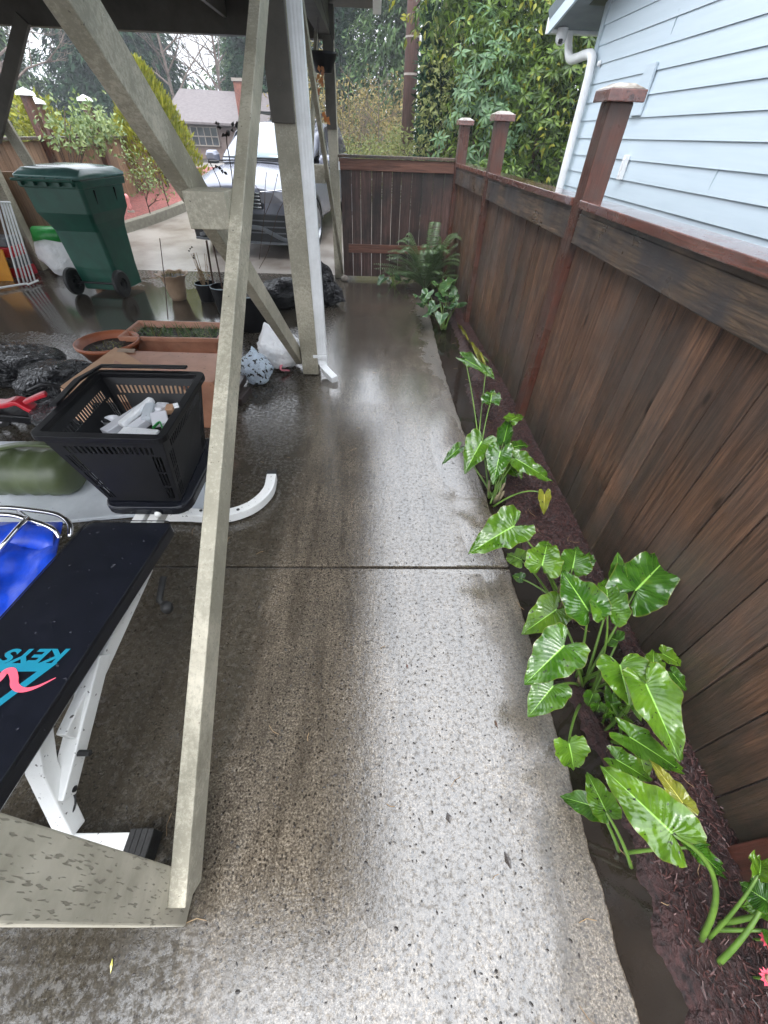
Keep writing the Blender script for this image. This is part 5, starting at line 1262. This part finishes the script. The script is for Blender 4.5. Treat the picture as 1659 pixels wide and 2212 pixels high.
# yellow shrubs behind left fence
for k, (x, y, z, rx, rz_, mk, lab) in enumerate(((-8.6, 11.6, 1.35, .8, .9, 'yellowgreen', 'yellow leafed shrub behind the left fence posts'), (-7.4, 12.4, 1.3, .6, .7, 'yellowgreen', 'smaller yellow shrub next to the large brace'), (-10.2, 12.5, 1.5, 1.3, 1.2, 'scrub', 'brown twiggy shrub at the left edge beyond the fence'))):
    t_ = thing('garden_shrub', lab, 'shrub', (x, y, .5), 'shrubs behind the left fence')
    mb = MB(); crown_cloud(mb, (x, y, z), (rx, .6, rz_), 900, .13, .05, r1, 2, .6, .3, 0); mb.build('crown', K[mk], t_)
    mb = MB(); branchy(mb, (x, y, .5), rz_*2.1, r1, 12, .4, .03, 2); mb.build('branches', K['twig'], t_)
t_ = thing('rose_bush', 'pale green leggy bush reaching over the left fence', 'bush', (-5.2, 9.0, .2))
mb = MB(); p0 = PX(165, 290, -5.2)
for i in range(300):
    px = r1.gauss(185, 40); py = r1.gauss(280, 26); add = PX(px, py, -5.2+r1.uniform(-.25, .3))
    for k in range(3): add_leaf(mb, add+rv(r1)*.05, rv(r1), rv(r1)+Vector((0, -.5, 1)), .09, .05)
mb.build('crown', K['rose'], t_); mb = MB()
for k in range(9): 
    e = PX(110+15*k, 240+r1.uniform(0, 70), -5.2); mb.tube(bez((-5.2, 8.9, .2), (-5.2, 9.0, 1.2), e, 6), .008, 5)
mb.build('stems', K['bark'], t_)
for k, (px, py, Y_, rad, lab) in enumerate(((300, 380, 9.9, .32, 'small leafy shrub at the foot of the left fence by the green bin'), (345, 375, 10.6, .36, 'small grey green shrub in the mulch bed beside the golden cypress'))):
    c = PY(px, py, Y_); t_ = thing('bed_shrub', lab, 'shrub', (c.x, c.y, hprof(Y_)), 'small shrubs in the mulch bed')
    mb = MB(); crown_cloud(mb, c, (rad, rad, rad*1.3), 130, .07, .03, r1, 2, .2, .2); mb.build('crown', K['rose'], t_)
    mb = MB(); branchy(mb, (c.x, c.y, hprof(Y_)), .9, r1, 6, .4, .012, 1); mb.build('stems', K['bark'], t_)
# bare trees far behind
for k, (x, y, H_, lab) in enumerate(((-11.5, 33, 8, 'bare grey tree behind the ridge of the brown roof'), (-9.0, 34, 7, 'bare grey tree right beside the chimney'), (-19, 26, 7, 'bare tree above the left fence'), (-15, 24, 6, 'bare tree behind the large brace'))):
    t_ = thing('bare_tree', lab, 'tree', (x, y, 1), 'bare winter trees')
    mb = MB(); branchy(mb, (x, y, .9), H_, random.Random(50+k), 16, .42, .11, 3); mb.build('branches', K['twig'], t_)
wood('far_wood', 'grey brown far wood closing the view beyond the houses', -40, 20, 42, 46, .4, 5, 16000, .45, K['conifer2'], r1)
wood('hedge', 'dull green hedge beyond the left fence', -14, -6.8, 15, 16.5, .8, 1.9, 5000, .16, K['scrubgreen'], r1)

# ------------------------------------------------------------------ FAR HOUSE
fh = thing('brown_house', 'brown roofed house with grid window and brick chimney beyond the driveway', 'house', (-8.5, 27, 1))
mb = MB(); mb.bb(-9.4, -5.2, 26.4, 32, .4, 1.78); mb.build('wall', K['housewall'], fh)
mb = MB(); yl, ye = 26, 29.5
mb.add([(-9.9, 26, 1.76), (-5.0, 26, 1.72), (-5.0, 29.5, 2.9), (-9.9, 29.5, 2.95), (-9.9, 33, 1.72), (-5.0, 33, 1.72), (-9.9, 26, 1.70), (-5.0, 26, 1.66)], [(0, 1, 2, 3), (3, 2, 5, 4), (0, 6, 7, 1)])
rf2 = mb.build('roof', K['roofshingle'], fh, solid=.06)
mb = MB(); mb.bb(-6.25, -5.85, 25.8, 26.3, 1.0, 3.1); mb.build('chimney', K['brick'], rf2, bevel=.02)
mb = MB(); mb.bb(-6.3, -5.8, 25.75, 26.35, 3.1, 3.2); mb.build('chimney_cap', K['stone'], rf2)
wf = MB(); wf.bb(-8.75, -7.5, 26.34, 26.39, .95, 1.6); w = wf.build('window', K['darkglass'], fh)
mb = MB()
for k in range(5): x = -8.75+1.25*k/4; mb.bb(x-.02, x+.02, 26.31, 26.338, .95, 1.6)
for k in range(3): z = .95+.65*k/2; mb.bb(-8.77, -7.48, 26.29, 26.309, z-.02, z+.02)
mb.build('window_frame', K['stone'], w)

# ------------------------------------------------------------------ FERN
r3 = random.Random(3)
def fern(c, n, L, seed, label):
    r = random.Random(seed); t_ = thing('fern', label, 'fern', (c[0], c[1], 0), 'ferns by the gate')
    for i in range(n):
        mb = MB(); a = r.uniform(0, 2*pi) if i > 3 else pi*.9+i*.35; l = L*r.uniform(.75, 1.1); el = r.uniform(.5, 1.5)
        d = Vector((cos(a), sin(a)*.8, 0)); p0 = Vector((c[0], c[1], .03)); p1 = p0+d*l*.3+Vector((0, 0, l*.72*el)); p2 = p0+d*l*(1.05-.42*el)+Vector((0, 0, l*(.3+.5*(el-.5))))
        pts = bez(p0, p1, p2, 32); mb.tube(pts, [.004*(1-k/36) for k in range(33)], 4)
        for k in range(5, 33):
            t = k/32; w = .085*sin(pi*min(1, (t-.08)*1.02))**.7+.01 if t < 1 else .01; tg = (pts[k]-pts[k-1]).normalized(); s = tg.cross(Vector((0, 0, 1))).normalized()
            for sg in (-1, 1):
                add_leaf(mb, pts[k], s*sg+tg*.3+Vector((0, 0, -.15)), s.cross(tg)*1.0, w, .0125, .05)
        mb.build('frond', K['fern'], t_)
fern((.72, 6.15, 0), 44, .86, 21, 'large sword fern spreading in front of the gate')
fern((.95, 6.3, 0), 16, .68, 22, 'smaller fern in the corner of gate and fence')

# ------------------------------------------------------------------ CALLA LILIES
OUT = [(.015, -.02, 0), (.10, -.17, 0), (.24, -.27, 0), (.38, -.24, 0), (.475, -.1, .02), (.5, .06, .08), (.47, .22, .18), (.41, .38, .31), (.33, .54, .46), (.23, .70, .62), (.12, .86, .79), (.04, .96, .93), (.0, 1.0, 1.0)]
def calla_leaf(parent, base, tip, width, mat, seed, cup=.12, wav=.03, curl=.1, nrm=None, name='leaf'):
    r = random.Random(seed); base = Vector(base); tip = Vector(tip); L = (tip-base).length; d = (tip-base)/L
    cen = base.lerp(tip, .4); n0 = nrm if nrm is not None else ((CAM-cen).normalized()*.75+Vector((-.15, -.1, .8)))
    n0 = (n0-d*n0.dot(d)).normalized(); s = d.cross(n0).normalized()
    # resample the outline
    o = []
    for i in range(len(OUT)-1):
        for k in range(3): t = k/3; a, b = OUT[i], OUT[i+1]; o.append(tuple(a[j]+(b[j]-a[j])*t for j in range(3)))
    o.append(OUT[-1]); n = len(o); M_ = 7; mb = MB(); ph = r.uniform(0, 6); fr = r.uniform(2.6, 4.0)
    for sg in (-1, 1):
        off = len(mb.v); asym = 1+r.uniform(-.08, .08)
        for i, (x, y, my) in enumerate(o):
            v_ = i/(n-1)
            for j in range(M_+1):
                q = j/M_; xx = x*q*asym*(1+.05*sin(fr*3.1*pi*v_+ph)*q); yy = my+(y-my)*(q**1.15)
                h = cup*abs(xx)*2.6*min(1, width/L) + wav*(sin(fr*2*pi*v_+ph+sg)+.55*sin(fr*4.7*pi*v_+2*ph))*q**2*(1 if v_ < .97 else 0)*1.35 - curl*(yy**2)*1.1 - .35*curl*(1 if yy < 0 else 0)*(-yy)
                h += .015*sin(9*q+fr*v_*9)*q
                P_ = base+d*(yy*L)+s*(sg*xx*width)+n0*(h*L)
                mb.uv[len(mb.v)] = (sg*q, v_); mb.v.append(P_)
        for i in range(n-1):
            for j in range(M_):
                a = off+i*(M_+1)+j; f = (a, a+1, a+M_+2, a+M_+1); mb.f.append(f if sg > 0 else f[::-1])
    return mb.build(name, mat, parent, smooth=True)
def lf_px(bx, by, tx, ty, zb, zt_, w):   # leaf from measured points at given heights; w = width in measuring pixels
    b = G(bx, by, zb); t = G(tx, ty, zt_); c = b.lerp(t, .4); depth = (c-CAM).dot(fwd); return b, t, w*depth/F_PX
def petiole(parent, root, base, r0=.009, bow=(0, 0, .1), mat=None):
    root = Vector(root); base = Vector(base); mid = root.lerp(base, .5)+Vector(bow)
    mb = MB(); pts = bez(root, mid, base, 12); mb.tube(pts, [r0*(1-.45*k/12) for k in range(13)], 8); mb.build('stalk', mat or K['petiole'], parent, smooth=True)
def calla(label, root, leaves, mat='calla', stubs=0, seed=1):
    root = Vector(root); t_ = thing('calla_plant', label, 'calla lily', (root.x, root.y, 0), 'arrow leaved plants along the fence'); r = random.Random(seed)
    for i, lv in enumerate(leaves):
        bx, by, tx, ty, zb, zt_, w = lv[:7]; opt = lv[7] if len(lv) > 7 else {}
        b, t, wm = lf_px(bx, by, tx, ty, zb, zt_, w)
        calla_leaf(t_, b, t, wm, K[opt.get('mat', mat)], seed*100+i, opt.get('cup', r.uniform(.08, .2)), opt.get('wav', r.uniform(.02, .045)), opt.get('curl', r.uniform(.08, .24)))
        if not opt.get('nopet'):
            rt_2 = Vector(opt['root']) if 'root' in opt else root+Vector((r.uniform(-.03, .03), r.uniform(-.05, .05), 0)); rt_2.z = -.01
            petiole(t_, rt_2, b+Vector((0, 0, -.004)), opt.get('r', .006), opt.get('bow', (r.uniform(-.02, .02), 0, .05)))
    for k in range(stubs):
        a = r.uniform(0, 2*pi); p = root+Vector((cos(a)*.03, sin(a)*.04, -.01)); mb = MB(); mb.tube([p, p+Vector((cos(a)*.02, sin(a)*.02, r.uniform(.06, .14)))], [.01, .006], 7); mb.build('stem_stub', K['petbase'], t_, smooth=True)
    return t_
# clump A: the big central clump
rA = G(1268, 1478, 0); rB = G(1205, 1300, 0)
calla('large calla plant with the biggest upright glossy leaves near the path joint', rA, [
    (1373, 1276, 1470, 1174, .36, .40, 108), (1271, 1320, 1213, 1228, .36, .36, 82), (1313, 1325, 1312, 1235, .38, .36, 76),
    (1203, 1316, 1125, 1370, .20, .10, 72), (1219, 1394, 1130, 1480, .32, .2, 100), (1195, 1482, 1138, 1551, .18, .09, 74, {'root': (rA.x-.03, rA.y, 0)}),
    (1330, 1250, 1337, 1188, .34, .4, 34, {'cup': .4}), (1339, 1436, 1362, 1526, .34, .3, 94), (1411, 1448, 1414, 1396, .3, .3, 42), (1335, 1385, 1310, 1372, .2, .16, 50),
    (1431, 1412, 1482, 1440, .22, .18, 34), (1453, 1455, 1493, 1500, .2, .14, 28)], stubs=3, seed=1)
calla('calla plant with long drooping spotted leaf against the fence boards', G(1330, 1600, 0), [
    (1395, 1478, 1476, 1652, .36, .28, 98), (1360, 1592, 1508, 1682, .2, .12, 62), (1229, 1606, 1246, 1677, .2, .1, 74, {'root': G(1255, 1520, 0), 'bow': (-.03, 0, .06)}),
    (1330, 1640, 1420, 1692, .14, .1, 50), (1320, 1520, 1335, 1560, .15, .08, 36), (1385, 1640, 1400, 1690, .14, .08, 40)], stubs=0, seed=2)
calla('calla plant with the widest leaf bent over the muddy water, lowest but one', G(1345, 1850, 0), [
    (1452, 1800, 1293, 1646, .36, .3, 118, {'root': G(1515, 2035, 0), 'r': .0085, 'bow': (.10, .03, .12), 'cup': .1}), (1309, 1752, 1266, 1662, .17, .12, 58), (1293, 1745, 1203, 1717, .12, .05, 54),
    (1475, 1735, 1402, 1634, .22, .2, 38, {'mat': 'callayellow', 'nopet': 1}), (1500, 1830, 1584, 1907, .2, .1, 40)], stubs=0, seed=3)
calla('calla plant at the bottom right corner with crumpled small leaves', G(1545, 2035, 0), [
    (1655, 1945, 1595, 1905, .2, .16, 60, {'cup': .3, 'wav': .08, 'r': .008}), (1640, 1890, 1650, 1845, .25, .22, 50, {'cup': .3, 'wav': .08}), (1690, 1960, 1600, 1960, .18, .14, 60, {'cup': .3, 'wav': .08, 'r': .008}), (1660, 2010, 1700, 2060, .1, .05, 50)], stubs=0, seed=4)
# clump B: leaves above the joint
calla('calla plant whose largest leaf points over the path at the joint', rB, [
    (1111, 1136, 1014, 1188, .26, .2, 92), (1171, 1222, 1188, 1150, .28, .28, 74), (1237, 1228, 1248, 1172, .26, .26, 66), (1127, 1210, 1090, 1190, .16, .1, 50),
    (1128, 1250, 1106, 1242, .05, .03, 24), (1262, 1220, 1278, 1190, .22, .2, 34)], stubs=2, seed=5)
t_ = calla('calla seedling with one curled spotted leaf on an arching stalk', G(1066, 1092, 0), [(1176, 1068, 1175, 1112, .16, .08, 26, {'root': G(1066, 1092, 0), 'bow': (.03, .02, .12), 'cup': .4, 'mat': 'callayellow'})], seed=6)
calla('mid path calla clump with tied looking upright rolled leaf', G(1066, 1075, 0), [
    (1041, 953, 1004, 1017, .3, .2, 62), (1081, 975, 1065, 1045, .3, .2, 58), (1114, 991, 1199, 1040, .26, .18, 44), (1088, 955, 1102, 895, .28, .36, 32, {'cup': .5}),
    (1105, 908, 1134, 890, .34, .3, 32), (1110, 965, 1152, 955, .22, .18, 26), (992, 968, 955, 1000, .2, .14, 24), (1095, 1000, 1120, 1030, .16, .1, 40)], stubs=7, seed=7)
calla('slender calla plant with a round leaf over a long stalk', G(1035, 950, 0), [(1060, 868, 1064, 838, .2, .22, 44), (1005, 776, 1071, 812, .24, .2, 26), (1050, 800, 1068, 815, .2, .17, 20)], seed=8)
calla('cluster of low young calla leaves under the upright rolled leaf', G(1085, 1000, 0), [(1090+i*9-30, 985+(i%3)*14, 1090+i*13-40, 1010+(i%4)*12, .14+.02*(i % 3), .08, 26) for i in range(7)], stubs=3, seed=14)
calla('cluster of low dark calla leaves between the large plant and the fence', G(1330, 1520, 0), [(1280+i*14, 1500+(i%3)*22, 1268+i*20, 1530+(i%4)*16, .12+.02*(i % 3), .06, 34) for i in range(7)], stubs=3, seed=15)
calla('calla plant fallen over with a yellow dying stalk', G(1052, 780, 0), [(1030, 765, 985, 682, .05, .12, 5, {'mat': 'callayellow', 'cup': .5}), (1045, 782, 1030, 740, .04, .1, 5, {'mat': 'callayellow', 'cup': .5})], seed=9)
# far clump near the fern
rF = G(958, 708, 0); fl_ = []
r4 = random.Random(8)
for (x, y) in ((925, 632), (945, 615), (965, 640), (915, 655), (940, 660), (975, 665), (955, 680), (930, 678), (985, 640), (968, 612), (992, 655), (905, 640), (948, 645), (975, 628)):
    fl_.append((x, y, x+r4.uniform(-24, 24), y+r4.uniform(-8, 22), .32-(y-610)*.002, .26-(y-610)*.002, r4.uniform(26, 36), {'mat': 'callafar'}))
fl_.append((960, 625, 990, 590, .3, .42, 22, {'cup': .4}))
calla('dense far calla clump with silvery green leaves below the fern', rF, fl_, 'callafar', 3, 10)
gl = []
for (x, y) in ((840, 585), (855, 598), (830, 600), (862, 582), (846, 572), (880, 605)): gl.append((x, y, x+r4.uniform(-18, 18), y+r4.uniform(4, 16), .12, .08, r4.uniform(16, 22), {'mat': 'callafar'}))
calla('low calla plant with small pale leaves beside the gate bottom', G(850, 618, 0), gl, 'callafar', 0, 11)
# pink flowers at the corner
for k, (px, py) in enumerate(((1656, 2030), (1658, 2115))):
    c = G(px, py, .06); t_ = thing('pink_flower', ('upper pink petalled flower at the bottom right corner', 'lower pink petalled flower at the bottom right corner')[k], 'flower', (c.x, c.y, 0), 'pink flowers')
    mb = MB()
    for q in range(12): a = 2*pi*q/12; add_leaf(mb, c, Vector((cos(a), sin(a), .3)), Vector((0, 0, 1)), .022, .012)
    mb.build('petals', K['pinkprint'], t_); mb = MB(); mb.lathe(c, [(.001, .012), (.008, .01), (.01, 0)], 10); mb.build('centre', K['straw'], t_)
    mb = MB(); mb.tube([(c.x, c.y, 0), c], .003, 5); mb.build('stem', K['petiole'], t_)
# fallen twigs and leaves
mb = MB()
for i in range(90):
    y = rnd.uniform(-.2, 4.5); x = rnd.choice([rnd.uniform(.7, 1.15), rnd.uniform(.85, 1.15), rnd.uniform(-1.2, .68)]); a = rnd.uniform(0, pi); L = rnd.uniform(.02, .07); z = .016 if x > .8 else .004
    d = Vector((cos(a), sin(a), 0)); p = Vector((x, y, z)); mb.tube([p, p+d*L*.5+Vector((-d.y, d.x, 0))*L*.12, p+d*L], .0012, 4)
tag(mb.build('twigs', K['straw']), 'straw coloured twigs strewn on path and mulch', 'twigs', kind='stuff')
for k, (px, py, L, W, mt, lab) in enumerate(((1090, 1838, .05, .018, 'debris', 'dark fallen leaf on the shiny part of the path'), (878, 1434, .02, .01, 'redpost', 'tiny reddish leaf in the middle of the path'), (243, 2070, .028, .006, 'callayellow', 'pale sliver on the wet ground below the near post'), (1068, 1555, .03, .01, 'bark', 'reddish leaf at the path edge beside the lowest big calla'), (966, 1755, .03, .02, 'debris', 'small dark leaf left of the long dark leaf'))):
    c = G(px, py, .003); mb = MB(); add_leaf(mb, Vector((0, 0, .001)), Vector((.25, -1, 0)), Vector((0, 0, 1)), L, W, .1); mb.v = [v+c for v in mb.v]
    tag(mb.build('fallen_leaf', K[mt], origin=c), lab, 'leaf', 'fallen leaves')

# damp air
hz = MB(); hz.bb(-70, 70, -8, 60, -2, 16); o = hz.build('haze', K['soil'])
hm = bpy.data.materials.new('haze_volume'); hm.use_nodes = True; ht = hm.node_tree; ht.nodes.remove(ht.nodes['Principled BSDF'])
pv = ht.nodes.new('ShaderNodeVolumePrincipled'); pv.inputs['Density'].default_value = .0022; pv.inputs['Color'].default_value = (.9, .95, 1, 1)
ht.links.new(pv.outputs[0], ht.nodes['Material Output'].inputs['Volume']); o.data.materials[0] = hm; tag(o, kind='stuff'); o['label'] = 'thin damp haze over the whole yard'; o['category'] = 'haze'
